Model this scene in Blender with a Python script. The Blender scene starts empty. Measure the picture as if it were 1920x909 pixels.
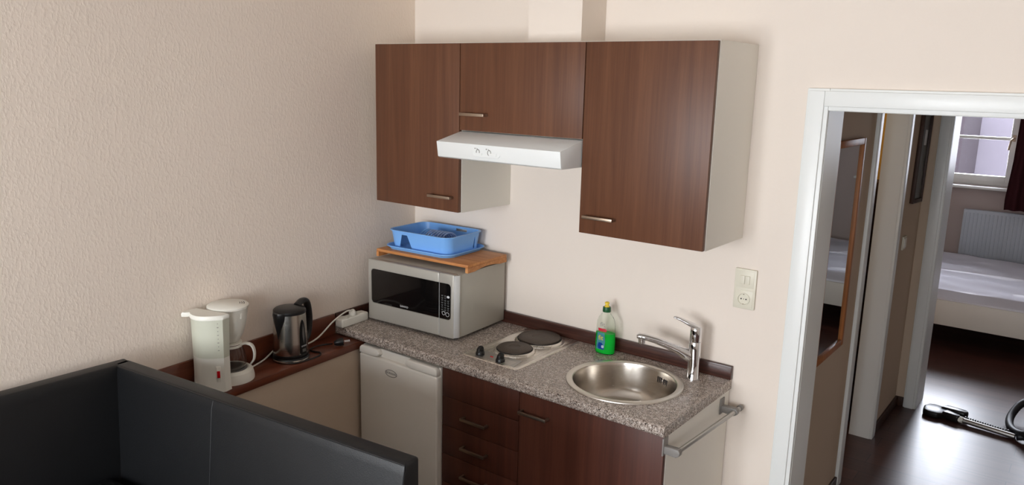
import bpy, bmesh, math, random
from math import radians as R, sin, cos, pi
from mathutils import Vector, Matrix

random.seed(4)
SC = bpy.context.scene
COL = SC.collection
OFF = {}

# ------------------------------------------------------------------ materials
def lin(c):
    return tuple((x / 12.92 if x <= .04045 else ((x + .055) / 1.055) ** 2.4) for x in [v / 255 for v in c])

def mat(name, rgb, rough=.5, metal=0., spec=.5, trans=0., ior=1.45, coat=0., alpha=1., emit=None, estr=0.):
    m = bpy.data.materials.new(name)
    m.use_nodes = True
    b = m.node_tree.nodes['Principled BSDF']
    b.inputs['Base Color'].default_value = (*lin(rgb), 1)
    b.inputs['Roughness'].default_value = rough
    b.inputs['Metallic'].default_value = metal
    b.inputs['Specular IOR Level'].default_value = spec
    b.inputs['Transmission Weight'].default_value = trans
    b.inputs['IOR'].default_value = ior
    b.inputs['Coat Weight'].default_value = coat
    b.inputs['Alpha'].default_value = alpha
    if emit:
        b.inputs['Emission Color'].default_value = (*lin(emit), 1)
        b.inputs['Emission Strength'].default_value = estr
    m['b'] = 1
    return m

def nd(m, kind, **kw):
    n = m.node_tree.nodes.new(kind)
    for k, v in kw.items():
        if k in n.inputs:
            n.inputs[k].default_value = v
        else:
            setattr(n, k, v)
    return n

def lk(m, a, b):
    m.node_tree.links.new(a, b)

def bsdf(m):
    return m.node_tree.nodes['Principled BSDF']

def coords(m, scale=(1, 1, 1), rot=(0, 0, 0)):
    t = nd(m, 'ShaderNodeTexCoord')
    p = nd(m, 'ShaderNodeMapping')
    p.inputs['Scale'].default_value = scale
    p.inputs['Rotation'].default_value = rot
    lk(m, t.outputs['Object'], p.inputs['Vector'])
    return p.outputs['Vector']

def ramp(m, fac, stops):
    r = nd(m, 'ShaderNodeValToRGB')
    el = r.color_ramp.elements
    while len(el) < len(stops):
        el.new(.5)
    for e, (p, c) in zip(el, stops):
        e.position = p
        e.color = (*lin(c), 1)
    lk(m, fac, r.inputs['Fac'])
    return r.outputs['Color']

def bump(m, height, strength=.3, dist=.002):
    b = nd(m, 'ShaderNodeBump', Strength=strength, Distance=dist)
    lk(m, height, b.inputs['Height'])
    lk(m, b.outputs['Normal'], bsdf(m).inputs['Normal'])

def wall_mat(name, rgb, strength=.35, scale=75, dist=.003):
    m = mat(name, rgb, .85, spec=.2)
    v = coords(m, (1, 1, .62))
    n1 = nd(m, 'ShaderNodeTexNoise', Scale=scale, Detail=3., Roughness=.5)
    n2 = nd(m, 'ShaderNodeTexNoise', Scale=scale * .3, Detail=2.)
    lk(m, v, n1.inputs['Vector']); lk(m, v, n2.inputs['Vector'])
    r1 = nd(m, 'ShaderNodeValToRGB')
    r1.color_ramp.elements[0].position = .46; r1.color_ramp.elements[1].position = .72
    lk(m, n1.outputs['Fac'], r1.inputs['Fac'])
    mx = nd(m, 'ShaderNodeMath', operation='MULTIPLY_ADD')
    lk(m, n2.outputs['Fac'], mx.inputs[0]); mx.inputs[1].default_value = .6
    lk(m, r1.outputs['Color'], mx.inputs[2])
    bump(m, mx.outputs[0], strength, dist)
    return m

def wood_mat(name, dark, mid, light, scale=(26, 26, 1.1), rough=.42, coat=0., spec=.4, bumps=.05, contrast=(.3, .52, .74)):
    m = mat(name, mid, rough, spec=spec, coat=coat)
    v = coords(m, scale)
    n = nd(m, 'ShaderNodeTexNoise', Scale=1., Detail=6., Roughness=.62, Distortion=.7)
    lk(m, v, n.inputs['Vector'])
    v2 = coords(m, tuple(s * 5 for s in scale))
    n2 = nd(m, 'ShaderNodeTexNoise', Scale=1., Detail=3.)
    lk(m, v2, n2.inputs['Vector'])
    mix = nd(m, 'ShaderNodeMath', operation='MULTIPLY_ADD')
    lk(m, n2.outputs['Fac'], mix.inputs[0]); mix.inputs[1].default_value = .28
    ad = nd(m, 'ShaderNodeMath', operation='MULTIPLY'); ad.inputs[1].default_value = .8
    lk(m, n.outputs['Fac'], ad.inputs[0]); lk(m, ad.outputs[0], mix.inputs[2])
    c = ramp(m, mix.outputs[0], [(contrast[0], dark), (contrast[1], mid), (contrast[2], light)])
    lk(m, c, bsdf(m).inputs['Base Color'])
    bump(m, mix.outputs[0], bumps, .001)
    return m

def brushed(name, rgb, rough, scale, bmp=True):
    m = mat(name, rgb, rough, 1.)
    v = coords(m, scale)
    n = nd(m, 'ShaderNodeTexNoise', Scale=1., Detail=2.)
    lk(m, v, n.inputs['Vector'])
    mr = nd(m, 'ShaderNodeMapRange')
    mr.inputs['To Min'].default_value = rough - .06; mr.inputs['To Max'].default_value = rough + .09
    lk(m, n.outputs['Fac'], mr.inputs['Value'])
    lk(m, mr.outputs['Result'], bsdf(m).inputs['Roughness'])
    if bmp:
        bump(m, n.outputs['Fac'], .03, .0005)
    return m

M = {}
M['wall_left'] = wall_mat('woodchip_wallpaper', (232, 219, 206), .2, 105, .003)
M['wall'] = wall_mat('cream_paint', (226, 215, 204), .12, 60, .002)
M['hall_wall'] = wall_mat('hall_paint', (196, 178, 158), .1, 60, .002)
M['yellow_wall'] = wall_mat('yellow_paint', (222, 182, 92), .1, 60, .002)
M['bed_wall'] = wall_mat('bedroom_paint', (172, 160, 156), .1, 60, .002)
M['ceiling'] = wall_mat('ceiling_paint', (238, 234, 228), .1, 60, .002)
M['white_gloss'] = mat('white_lacquer', (226, 228, 226), .35)
M['white_lam'] = mat('white_laminate', (226, 222, 212), .5)
M['walnut'] = wood_mat('walnut_front', (77, 47, 31), (93, 58, 39), (107, 70, 48), (30, 30, .9), .42)
M['walnut_shaded'] = wood_mat('walnut_front_shaded', (66, 36, 26), (78, 42, 31), (90, 51, 38), (26, 26, .8), .42)  # same wood as walnut, weaker light on the lower fronts put into the colour
M['ledge_wood'] = wood_mat('brown_board', (84, 42, 27), (100, 52, 35), (116, 63, 43), (22, 1.4, 22), .3, coat=.15)
M['dark_strip'] = wood_mat('dark_wenge_strip', (38, 20, 16), (60, 33, 26), (84, 50, 40), (1.5, 60, 90), .35, coat=.2)
M['bamboo'] = wood_mat('bamboo', (150, 92, 50), (186, 124, 72), (208, 150, 96), (3.0, 60, 60), .5)
M['mirror_wood'] = wood_mat('orange_wood', (140, 84, 44), (164, 102, 56), (182, 120, 70), (30, 30, 2), .45)
M['dark_wood'] = wood_mat('dark_brown_wood', (40, 24, 17), (58, 35, 24), (74, 46, 32), (20, 20, 1), .5)
M['nickel'] = brushed('brushed_nickel', (172, 155, 138), .36, (300, 300, 300))
M['steel'] = brushed('brushed_steel', (196, 192, 184), .22, (8, 8, 900), False)
M['steel_plate'] = brushed('hob_steel', (214, 208, 200), .27, (300, 10, 10), False)
M['rim_steel'] = brushed('sink_rim_steel', (208, 203, 194), .33, (200, 200, 20), False)
M['bowl_steel'] = brushed('sink_bowl_steel', (196, 189, 180), .22, (60, 60, 900), False)
M['chrome'] = mat('chrome', (222, 222, 224), .07, 1.)
M['alu'] = brushed('satin_aluminium', (178, 176, 172), .38, (300, 10, 10))
M['grey_plastic'] = mat('grey_plastic', (128, 124, 120), .45)
M['silver_paint'] = mat('silver_paint', (176, 172, 163), .38, .35)
M['silver_light'] = mat('light_silver', (214, 216, 216), .3, .4)
M['mw_side'] = mat('grey_enamel', (170, 166, 155), .42, .1)
M['black_glass'] = mat('black_glass', (14, 12, 12), .08, coat=.4)
M['black_plastic'] = mat('black_plastic', (22, 21, 21), .32)
M['black_matte'] = mat('black_matte', (16, 15, 15), .6)
M['dark_slot'] = mat('dark_slot', (12, 11, 11), .8)
M['white_plastic'] = mat('white_plastic', (228, 226, 216), .38)
M['ivory_plastic'] = mat('ivory_plastic', (216, 211, 194), .42)
M['fridge_white'] = mat('fridge_enamel', (228, 223, 214), .38)
M['print_grey'] = mat('grey_print', (138, 134, 128), .6)
M['print_white'] = mat('white_print', (205, 205, 205), .5)
M['print_dim'] = mat('dim_print', (110, 112, 112), .5)
M['red_plastic'] = mat('red_switch', (190, 18, 28), .25)
M['glass'] = mat('clear_glass', (245, 247, 245), .02, trans=1., ior=1.3)
M['blue_plastic'] = mat('blue_plastic', (122, 176, 236), .36)
M['rib_plastic'] = mat('greyblue_ribs', (148, 168, 206), .45)
M['cap_green'] = mat('dark_green_cap', (22, 82, 44), .4)
M['nozzle_yellow'] = mat('yellow_nozzle', (226, 196, 60), .4)
M['soap_clear'] = mat('clear_plastic', (244, 250, 244), .06, trans=1., ior=1.06)
M['soap_green'] = mat('green_liquid', (30, 208, 70), .12, trans=.3, ior=1.2)
M['label_teal'] = mat('teal_label', (96, 178, 190), .4)
M['label_blue'] = mat('blue_label', (22, 88, 190), .4)
M['label_red'] = mat('red_ribbon', (226, 66, 86), .4)
M['label_yellow'] = mat('yellow_letter', (232, 208, 70), .4)
M['label_white'] = mat('white_letter', (222, 232, 240), .4)
M['hot_plate'] = mat('cast_iron', (84, 74, 66), .5, .5)
M['mirror'] = mat('mirror_glass', (215, 222, 224), .01, 1.)
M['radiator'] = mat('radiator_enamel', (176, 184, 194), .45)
M['sheet'] = mat('white_sheet', (222, 220, 226), .9, spec=.1)
M['bed_white'] = mat('bed_frame_white', (205, 200, 192), .5)
M['hose'] = mat('black_hose', (20, 20, 23), .5)
M['facade'] = wall_mat('pale_facade', (132, 127, 139), .1, 30)
M['dark_facade'] = wall_mat('grey_facade', (66, 60, 67), .1, 30)

def build_special():
    # speckled granite laminate
    m = mat('granite_laminate', (140, 128, 118), .24, spec=.5)
    v = coords(m)
    n1 = nd(m, 'ShaderNodeTexNoise', Scale=105., Detail=3., Roughness=.7)
    n2 = nd(m, 'ShaderNodeTexVoronoi', Scale=210.)
    n3 = nd(m, 'ShaderNodeTexNoise', Scale=260., Detail=1.)
    for n in (n1, n2, n3):
        lk(m, v, n.inputs['Vector'])
    c1 = ramp(m, n1.outputs['Fac'], [(.36, (34, 28, 26)), (.45, (108, 92, 82)), (.54, (156, 138, 126)), (.63, (214, 204, 194))])
    c3 = ramp(m, n3.outputs['Fac'], [(.38, (40, 34, 32)), (.47, (140, 124, 112)), (.6, (222, 214, 206))])
    mx = nd(m, 'ShaderNodeMix', data_type='RGBA')
    mx.inputs['Factor'].default_value = .5
    lk(m, c1, mx.inputs['A']); lk(m, c3, mx.inputs['B'])
    lk(m, mx.outputs['Result'], bsdf(m).inputs['Base Color'])
    bump(m, n1.outputs['Fac'], .06, .001)
    M['granite'] = m
    # black leather
    m = mat('black_leather', (15, 16, 18), .44, spec=.45)
    v = coords(m)
    n1 = nd(m, 'ShaderNodeTexVoronoi', Scale=420.)
    n2 = nd(m, 'ShaderNodeTexNoise', Scale=5., Detail=2.)
    lk(m, v, n1.inputs['Vector']); lk(m, v, n2.inputs['Vector'])
    ad = nd(m, 'ShaderNodeMath', operation='MULTIPLY_ADD')
    lk(m, n2.outputs['Fac'], ad.inputs[0]); ad.inputs[1].default_value = 5.
    lk(m, n1.outputs['Distance'], ad.inputs[2])
    bump(m, ad.outputs[0], .1, .004)
    M['leather'] = m
    # dark laminate floor, planks running along x
    m = mat('dark_laminate', (62, 40, 36), .34, spec=.5)
    v = coords(m)
    br = nd(m, 'ShaderNodeTexBrick', Scale=1.)
    br.inputs['Color1'].default_value = (*lin((84, 52, 45)), 1)
    br.inputs['Color2'].default_value = (*lin((66, 40, 34)), 1)
    br.inputs['Mortar'].default_value = (*lin((24, 14, 12)), 1)
    br.inputs['Mortar Size'].default_value = .0018
    br.inputs['Brick Width'].default_value = 1.28
    br.inputs['Row Height'].default_value = .13
    lk(m, v, br.inputs['Vector'])
    v2 = coords(m, (2, 40, 2))
    n = nd(m, 'ShaderNodeTexNoise', Scale=1., Detail=5.)
    lk(m, v2, n.inputs['Vector'])
    mx = nd(m, 'ShaderNodeMix', data_type='RGBA', blend_type='MULTIPLY')
    mx.inputs['Factor'].default_value = .6
    c = ramp(m, n.outputs['Fac'], [(.3, (170, 160, 155)), (.7, (255, 255, 255))])
    lk(m, br.outputs['Color'], mx.inputs['A']); lk(m, c, mx.inputs['B'])
    lk(m, mx.outputs['Result'], bsdf(m).inputs['Base Color'])
    bump(m, br.outputs['Fac'], -.15, .001)
    M['floor'] = m
    # translucent water tank
    m = mat('frosted_tank', (210, 211, 194), .4, trans=.2, ior=1.3)
    M['tank'] = m
    # dark curtain cloth
    m = mat('maroon_cloth', (56, 26, 30), .9, spec=.1)
    M['curtain'] = m
    # dark poster
    m = mat('dark_print', (40, 38, 34), .3)
    v = coords(m, (1, 9, 9))
    n = nd(m, 'ShaderNodeTexNoise', Scale=1.5, Detail=4.)
    lk(m, v, n.inputs['Vector'])
    c = ramp(m, n.outputs['Fac'], [(.4, (26, 24, 22)), (.55, (48, 46, 40)), (.7, (86, 84, 76))])
    lk(m, c, bsdf(m).inputs['Base Color'])
    M['poster'] = m
build_special()

# ------------------------------------------------------------------ mesh helpers
class B:
    def __init__(s):
        s.bm = bmesh.new()
    def add(s, tmp, mx=None):
        me = bpy.data.meshes.new('t')
        if mx is not None:
            bmesh.ops.transform(tmp, matrix=mx, verts=tmp.verts)
        tmp.to_mesh(me); tmp.free()
        s.bm.from_mesh(me)
        bpy.data.meshes.remove(me)
        return s
    def box(s, x0, x1, y0, y1, z0, z1, bev=0., seg=2, mx=None):
        t = bmesh.new()
        bmesh.ops.create_cube(t, size=1)
        for v in t.verts:
            v.co = Vector(((x0 + x1) / 2 + v.co.x * (x1 - x0), (y0 + y1) / 2 + v.co.y * (y1 - y0), (z0 + z1) / 2 + v.co.z * (z1 - z0)))
        if bev > 0:
            bmesh.ops.bevel(t, geom=list(t.edges), offset=bev, segments=seg, profile=.5, affect='EDGES')
        return s.add(t, mx)
    def prism(s, pts, a, b, axis='z', bev=0., seg=2, mx=None):
        # polygon pts in the two other axes (cyclic order), extruded from a to b along axis
        t = bmesh.new()
        def P(p, h):
            return {'z': (p[0], p[1], h), 'y': (p[0], h, p[1]), 'x': (h, p[0], p[1])}[axis]
        lo = [t.verts.new(P(p, a)) for p in pts]
        hi = [t.verts.new(P(p, b)) for p in pts]
        t.faces.new(lo); t.faces.new(hi)
        n = len(pts)
        for i in range(n):
            t.faces.new((lo[i], lo[(i + 1) % n], hi[(i + 1) % n], hi[i]))
        bmesh.ops.recalc_face_normals(t, faces=t.faces)
        if bev > 0:
            es = [e for e in t.edges if e.calc_face_angle(0) > .6]
            bmesh.ops.bevel(t, geom=es, offset=bev, segments=seg, profile=.5, affect='EDGES')
        return s.add(t, mx)
    def lathe(s, prof, c=(0, 0), seg=48, sx=1., sy=1., mx=None, cap=True):
        # prof = [(r, z)]
        t = bmesh.new()
        rings = []
        for r, z in prof:
            if r < 1e-6:
                rings.append([t.verts.new((c[0], c[1], z))])
            else:
                rings.append([t.verts.new((c[0] + sx * r * cos(2 * pi * i / seg), c[1] + sy * r * sin(2 * pi * i / seg), z)) for i in range(seg)])
        for a, b in zip(rings, rings[1:]):
            for i in range(seg):
                j = (i + 1) % seg
                if len(a) == 1 and len(b) == 1:
                    continue
                if len(a) == 1:
                    t.faces.new((a[0], b[j], b[i]))
                elif len(b) == 1:
                    t.faces.new((a[i], a[j], b[0]))
                else:
                    t.faces.new((a[i], a[j], b[j], b[i]))
        if cap:
            for rg in (rings[0], rings[-1]):
                if len(rg) > 1:
                    t.faces.new(rg)
        bmesh.ops.recalc_face_normals(t, faces=t.faces)
        return s.add(t, mx)
    def loops(s, loops, close_start=True, close_end=True, cyc=False):
        # list of equal-length vertex loops lofted together
        t = bmesh.new()
        L = [[t.verts.new(p) for p in lp] for lp in loops]
        n = len(L[0])
        pairs = list(zip(L, L[1:])) + ([(L[-1], L[0])] if cyc else [])
        for a, b in pairs:
            for i in range(n):
                j = (i + 1) % n
                t.faces.new((a[i], a[j], b[j], b[i]))
        if not cyc:
            if close_start: t.faces.new(L[0])
            if close_end: t.faces.new(L[-1])
        bmesh.ops.recalc_face_normals(t, faces=t.faces)
        return s.add(t)
    def tube(s, path, r, seg=10, closed=False, smooth=0):
        pts = [Vector(p) for p in path]
        if smooth:
            pts = catmull(pts, smooth, closed)
        rs = r if isinstance(r, (list, tuple)) else None
        n = len(pts)
        lps = []
        prev = None
        for i, p in enumerate(pts):
            if closed:
                d = pts[(i + 1) % n] - pts[i - 1]
            else:
                d = pts[min(i + 1, n - 1)] - pts[max(i - 1, 0)]
            d.normalize()
            if prev is None:
                up = Vector((0, 0, 1)) if abs(d.z) < .9 else Vector((1, 0, 0))
                a = d.cross(up).normalized()
            else:
                a = (prev - d * prev.dot(d)).normalized()
            prev = a
            b = d.cross(a)
            if rs:
                f = i / (n - 1) * (len(rs) - 1); k = min(int(f), len(rs) - 2)
                rr = rs[k] + (rs[k + 1] - rs[k]) * (f - k)
            else:
                rr = r
            lps.append([p + a * rr * cos(2 * pi * k / seg) + b * rr * sin(2 * pi * k / seg) for k in range(seg)])
        return s.loops(lps, cyc=closed)
    def cyl(s, p0, p1, r0, r1=None, seg=24):
        return s.tube([p0, p1], [r0, r0 if r1 is None else r1], seg)
    def sphere(s, c, r, sx=1, sy=1, sz=1, seg=20):
        t = bmesh.new()
        bmesh.ops.create_uvsphere(t, u_segments=seg, v_segments=seg // 2, radius=r)
        for v in t.verts:
            v.co = Vector((c[0] + v.co.x * sx, c[1] + v.co.y * sy, c[2] + v.co.z * sz))
        return s.add(t)

def catmull(pts, k, closed=False):
    out = []
    n = len(pts)
    rng = range(n if closed else n - 1)
    for i in rng:
        if closed:
            p0, p1, p2, p3 = pts[i - 1], pts[i], pts[(i + 1) % n], pts[(i + 2) % n]
        else:
            p0, p1, p2, p3 = pts[max(i - 1, 0)], pts[i], pts[i + 1], pts[min(i + 2, n - 1)]
        for j in range(k):
            t = j / k
            out.append(.5 * ((2 * p1) + (p2 - p0) * t + (2 * p0 - 5 * p1 + 4 * p2 - p3) * t * t + (3 * p1 - p0 - 3 * p2 + p3) * t ** 3))
    if not closed:
        out.append(pts[-1].copy())
    return out

def rrect(x0, x1, y0, y1, r, n=6):
    pts = []
    for cx, cy, a in ((x1 - r, y0 + r, -90), (x1 - r, y1 - r, 0), (x0 + r, y1 - r, 90), (x0 + r, y0 + r, 180)):
        for i in range(n + 1):
            t = R(a + 90 * i / n)
            pts.append((cx + r * cos(t), cy + r * sin(t)))
    return pts

def circ(cx, cy, r, n=32, a0=0, a1=360):
    full = abs(a1 - a0) >= 359.9
    return [(cx + r * cos(R(a0 + (a1 - a0) * i / (n if full else n - 1))), cy + r * sin(R(a0 + (a1 - a0) * i / (n if full else n - 1)))) for i in range(n)]

def root_of(o):
    while o.parent:
        o = o.parent
    return o

def link_mesh(name, me, m, parent, world):
    o = bpy.data.objects.new(name, me)
    COL.objects.link(o)
    me.materials.clear()
    me.materials.append(M[m])
    if parent:
        if world:
            loc, rot = OFF.get(root_of(parent).name, (Vector((0, 0, 0)), 0))
            me.transform(Matrix.Rotation(-rot, 4, 'Z') @ Matrix.Translation(-loc))
        o.parent = parent
    return o

def obj(name, b, m, parent=None, world=True, smooth=40, kind=None, origin=None):
    me = bpy.data.meshes.new(name)
    bmesh.ops.recalc_face_normals(b.bm, faces=b.bm.faces)
    b.bm.to_mesh(me); b.bm.free()
    if smooth:
        for p in me.polygons:
            p.use_smooth = True
        me.set_sharp_from_angle(angle=R(smooth))
    o = link_mesh(name, me, m, parent, world)
    if origin is not None and parent is None:
        me.transform(Matrix.Translation(-Vector(origin)))
        o.location = origin
    if kind:
        o['kind'] = kind
    return o

def cut(o, cutter):
    # carve a solid out of a mesh and keep the result as plain mesh data
    me = bpy.data.meshes.new('cutter')
    bmesh.ops.recalc_face_normals(cutter.bm, faces=cutter.bm.faces)
    cutter.bm.to_mesh(me); cutter.bm.free()
    c = bpy.data.objects.new('cutter', me)
    COL.objects.link(c)
    ro = root_of(o)
    loc, rot = OFF.get(ro.name, (ro.location.copy() if o.parent is None else Vector((0, 0, 0)), 0))
    c.matrix_world = Matrix.Identity(4)
    md = o.modifiers.new('cut', 'BOOLEAN')
    md.operation = 'DIFFERENCE'; md.solver = 'EXACT'; md.object = c
    bpy.context.view_layer.update()
    dg = bpy.context.evaluated_depsgraph_get()
    new = bpy.data.meshes.new_from_object(o.evaluated_get(dg))
    o.modifiers.clear()
    o.data = new
    bpy.data.objects.remove(c)
    for p in new.polygons:
        p.use_smooth = True
    new.set_sharp_from_angle(angle=R(40))
    return o

def thing(name, label, cat, loc=(0, 0, 0), rot=0., group=None):
    o = bpy.data.objects.new(name, None)
    COL.objects.link(o)
    o.empty_display_size = .05
    o.location = loc
    o.rotation_euler = (0, 0, rot)
    OFF[o.name] = (Vector(loc), rot)
    tag(o, label, cat, group)
    return o

def tag(o, label, cat, group=None):
    o['label'] = label; o['category'] = cat
    if group:
        o['group'] = group
    return o

def text(name, body, size, m, parent, loc, rx=90, rz=0, extrude=.0003, world=True, align='CENTER', shear=0., sx=1.):
    cu = bpy.data.curves.new('txt', 'FONT')
    cu.body = body; cu.size = size; cu.extrude = extrude; cu.shear = shear
    cu.align_x = align; cu.align_y = 'CENTER'
    t = bpy.data.objects.new('txt', cu)
    COL.objects.link(t)
    bpy.context.view_layer.update()
    me = bpy.data.meshes.new_from_object(t.evaluated_get(bpy.context.evaluated_depsgraph_get()))
    bpy.data.objects.remove(t)
    me.transform(Matrix.Translation(loc) @ Matrix.Rotation(R(rz), 4, 'Z') @ Matrix.Rotation(R(rx), 4, 'X') @ Matrix.Diagonal((sx, 1, 1, 1)))
    me.name = name
    return link_mesh(name, me, m, parent, world)

# ------------------------------------------------------------------ the setting
SL = .085                     # the left wall leaves the back wall at 84 degrees
def wx(y):                    # x of the left wall at depth y
    return -SL * y

ZC, ZH = 2.75, 2.75
obj('floor', B().box(-.4, 5.2, -5.2, 6.1, -.1, 0), 'floor', smooth=0, kind='structure')
obj('ceiling', B().box(-.4, 5.2, -5.2, 6.1, ZC, ZC + .1), 'ceiling', smooth=0, kind='structure')
obj('wall_left', B().prism([(wx(.18), .18), (wx(-5.0), -5.0), (wx(-5.0) - .2, -5.0), (wx(.18) - .2, .18)], 0, ZC), 'wall_left', smooth=0, kind='structure')
# back wall, with the doorway into the hall
DX0, DX1, DZ = 1.968, 2.79, 1.938
b = B()
b.box(-.4, DX0 - .012, 0, .18, 0, ZC).box(DX1 + .012, 5.2, 0, .18, 0, ZC).box(DX0 - .012, DX1 + .012, 0, .18, DZ + .012, ZC)
obj('wall_back', b, 'wall', smooth=0, kind='structure')
obj('wall_right', B().box(4.4, 4.6, -5, 0, 0, ZC), 'wall', smooth=0, kind='structure')
# rear wall behind the viewer with two windows
def wall_with_holes(name, x0, x1, y0, y1, holes, m):
    b = B()
    xs = x0
    for h0, h1, z0, z1 in holes:
        b.box(xs, h0, y0, y1, 0, ZC)
        b.box(h0, h1, y0, y1, 0, z0).box(h0, h1, y0, y1, z1, ZC)
        xs = h1
    b.box(xs, x1, y0, y1, 0, ZC)
    return obj(name, b, m, smooth=0, kind='structure')
REARW = [(.75, 2.0, .85, 2.35), (2.5, 3.75, .85, 2.35)]
wall_with_holes('wall_rear', .30, 4.6, -5.0, -4.8, REARW, 'wall')
# boxed-in flue above the wall cupboards
obj('trim_1', B().box(.812, 1.066, -.178, -.001, 2.16, ZC), 'wall', smooth=0, kind='structure')
# low boxed wall carrying the brown ledge
LX = lambda y: .220 + .085 * (-.56 - y)
LEDGE_END = -1.575
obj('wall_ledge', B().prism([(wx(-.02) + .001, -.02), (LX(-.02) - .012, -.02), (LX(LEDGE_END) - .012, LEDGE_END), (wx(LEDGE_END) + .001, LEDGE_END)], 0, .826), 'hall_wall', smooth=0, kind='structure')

# kitchen doorway: lining, casing
def casing_set(name, x0, x1, ztop, y, w, t, side, depth):
    """frame round an opening in a wall parallel to x; side=-1 casing lies on the -y face"""
    root = bpy.data.objects.new(name, None); COL.objects.link(root)
    root['kind'] = 'structure'
    root.location = (x0, y, 0); OFF[root.name] = (Vector((x0, y, 0)), 0)
    yc0, yc1 = (y - t, y) if side < 0 else (y, y + t)
    c = B()
    c.box(x0 - w, x0, yc0, yc1, 0, ztop + w, .003).box(x1, x1 + w, yc0, yc1, 0, ztop + w, .003).box(x0, x1, yc0, yc1, ztop, ztop + w, .003)
    ye = yc0 - .008 if side < 0 else yc1 + .008
    ya, yb = sorted((ye, yc0 if side < 0 else yc1))
    c.box(x0 - w + .008, x0 - .014, ya, yb, 0, ztop + w - .008, .003).box(x1 + .014, x1 + w - .008, ya, yb, 0, ztop + w - .008, .003).box(x0 - .014, x1 + .014, ya, yb, ztop + .014, ztop + w - .008, .003)
    obj('casing', c, 'white_gloss', root)
    l = B()
    y0, y1 = sorted((y, y + depth))
    l.box(x0 - .011, x0 + .001, y0, y1, 0, ztop).box(x1 - .001, x1 + .011, y0, y1, 0, ztop).box(x0 - .011, x1 + .011, y0, y1, ztop - .001, ztop + .011)
    obj('lining', l, 'white_gloss', root)
    return root
casing_set('door_1', DX0, DX1, DZ, 0, .074, .016, -1, .182)

# hall behind the doorway
HX = 1.86
HY = 2.56
D2A, D2B = 1.235, 1.885      # doorway of the yellow room
b = B()
b.box(HX - .11, HX, .18, D2A - .012, 0, ZC).box(HX - .11, HX, D2B + .012, HY, 0, ZC).box(HX - .11, HX, D2A - .012, D2B + .012, 2.0, ZC)
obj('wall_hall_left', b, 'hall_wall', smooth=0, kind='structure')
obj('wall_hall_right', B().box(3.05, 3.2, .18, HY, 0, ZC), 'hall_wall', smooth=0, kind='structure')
D3A, D3B = 1.985, 2.83
b = B()
b.box(.2, D3A - .012, HY, HY + .24, 0, ZC).box(D3B + .012, 4.2, HY, HY + .24, 0, ZC).box(D3A - .012, D3B + .012, HY, HY + .24, 2.0, ZC)
obj('wall_hall_end', b, 'hall_wall', smooth=0, kind='structure')
casing_set('door_3', D3A, D3B, 1.99, HY, .074, .016, -1, .24)
# frame of the yellow room's doorway (casing on the hall side)
root = bpy.data.objects.new('door_2', None); COL.objects.link(root); root['kind'] = 'structure'
root.location = (HX, D2A, 0); OFF[root.name] = (Vector((HX, D2A, 0)), 0)
c = B()
c.box(HX, HX + .018, D2A - .07, D2A, 0, 2.06, .003).box(HX, HX + .018, D2B, D2B + .07, 0, 2.06, .003).box(HX, HX + .018, D2A, D2B, 1.99, 2.06, .003)
obj('casing', c, 'white_gloss', root)
c = B()
c.box(HX - .112, HX + .001, D2A - .011, D2A + .001, 0, 1.99).box(HX - .112, HX + .001, D2B - .001, D2B + .011, 0, 1.99).box(HX - .112, HX + .001, D2A, D2B, 1.989, 2.0)
obj('lining', c, 'white_gloss', root)
# yellow room
obj('wall_bathroom_far', B().box(.2, HX - .11, 2.3, 2.4, 0, ZC), 'yellow_wall', smooth=0, kind='structure')
obj('wall_bathroom_left', B().box(.1, .2, .18, 2.56, 0, ZC), 'yellow_wall', smooth=0, kind='structure')
# bedroom
BY = 5.9
W1 = (.78, 2.085, 1.13, 2.3)
W4 = (2.42, 3.05, 1.13, 2.3)
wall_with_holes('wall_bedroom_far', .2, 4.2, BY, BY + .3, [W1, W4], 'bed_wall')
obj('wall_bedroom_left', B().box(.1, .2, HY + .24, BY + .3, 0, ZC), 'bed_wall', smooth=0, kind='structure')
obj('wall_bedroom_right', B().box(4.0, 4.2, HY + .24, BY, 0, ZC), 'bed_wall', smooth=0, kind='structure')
# skirting
sk = B().box(HX, HX + .014, D2B + .07, HY, 0, .06, .003).box(HX + .014, D3A - .075, HY - .014, HY, 0, .06, .003)
obj('baseboard_hall', sk, 'dark_wood', kind='structure')
obj('baseboard_hall_near', B().box(HX, HX + .014, .18, D2A - .072, 0, .06, .003), 'dark_wood', kind='structure')
obj('baseboard_bedroom', B().box(.2, 4.0, BY - .014, BY, 0, .06, .003), 'dark_wood', kind='structure')

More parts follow.
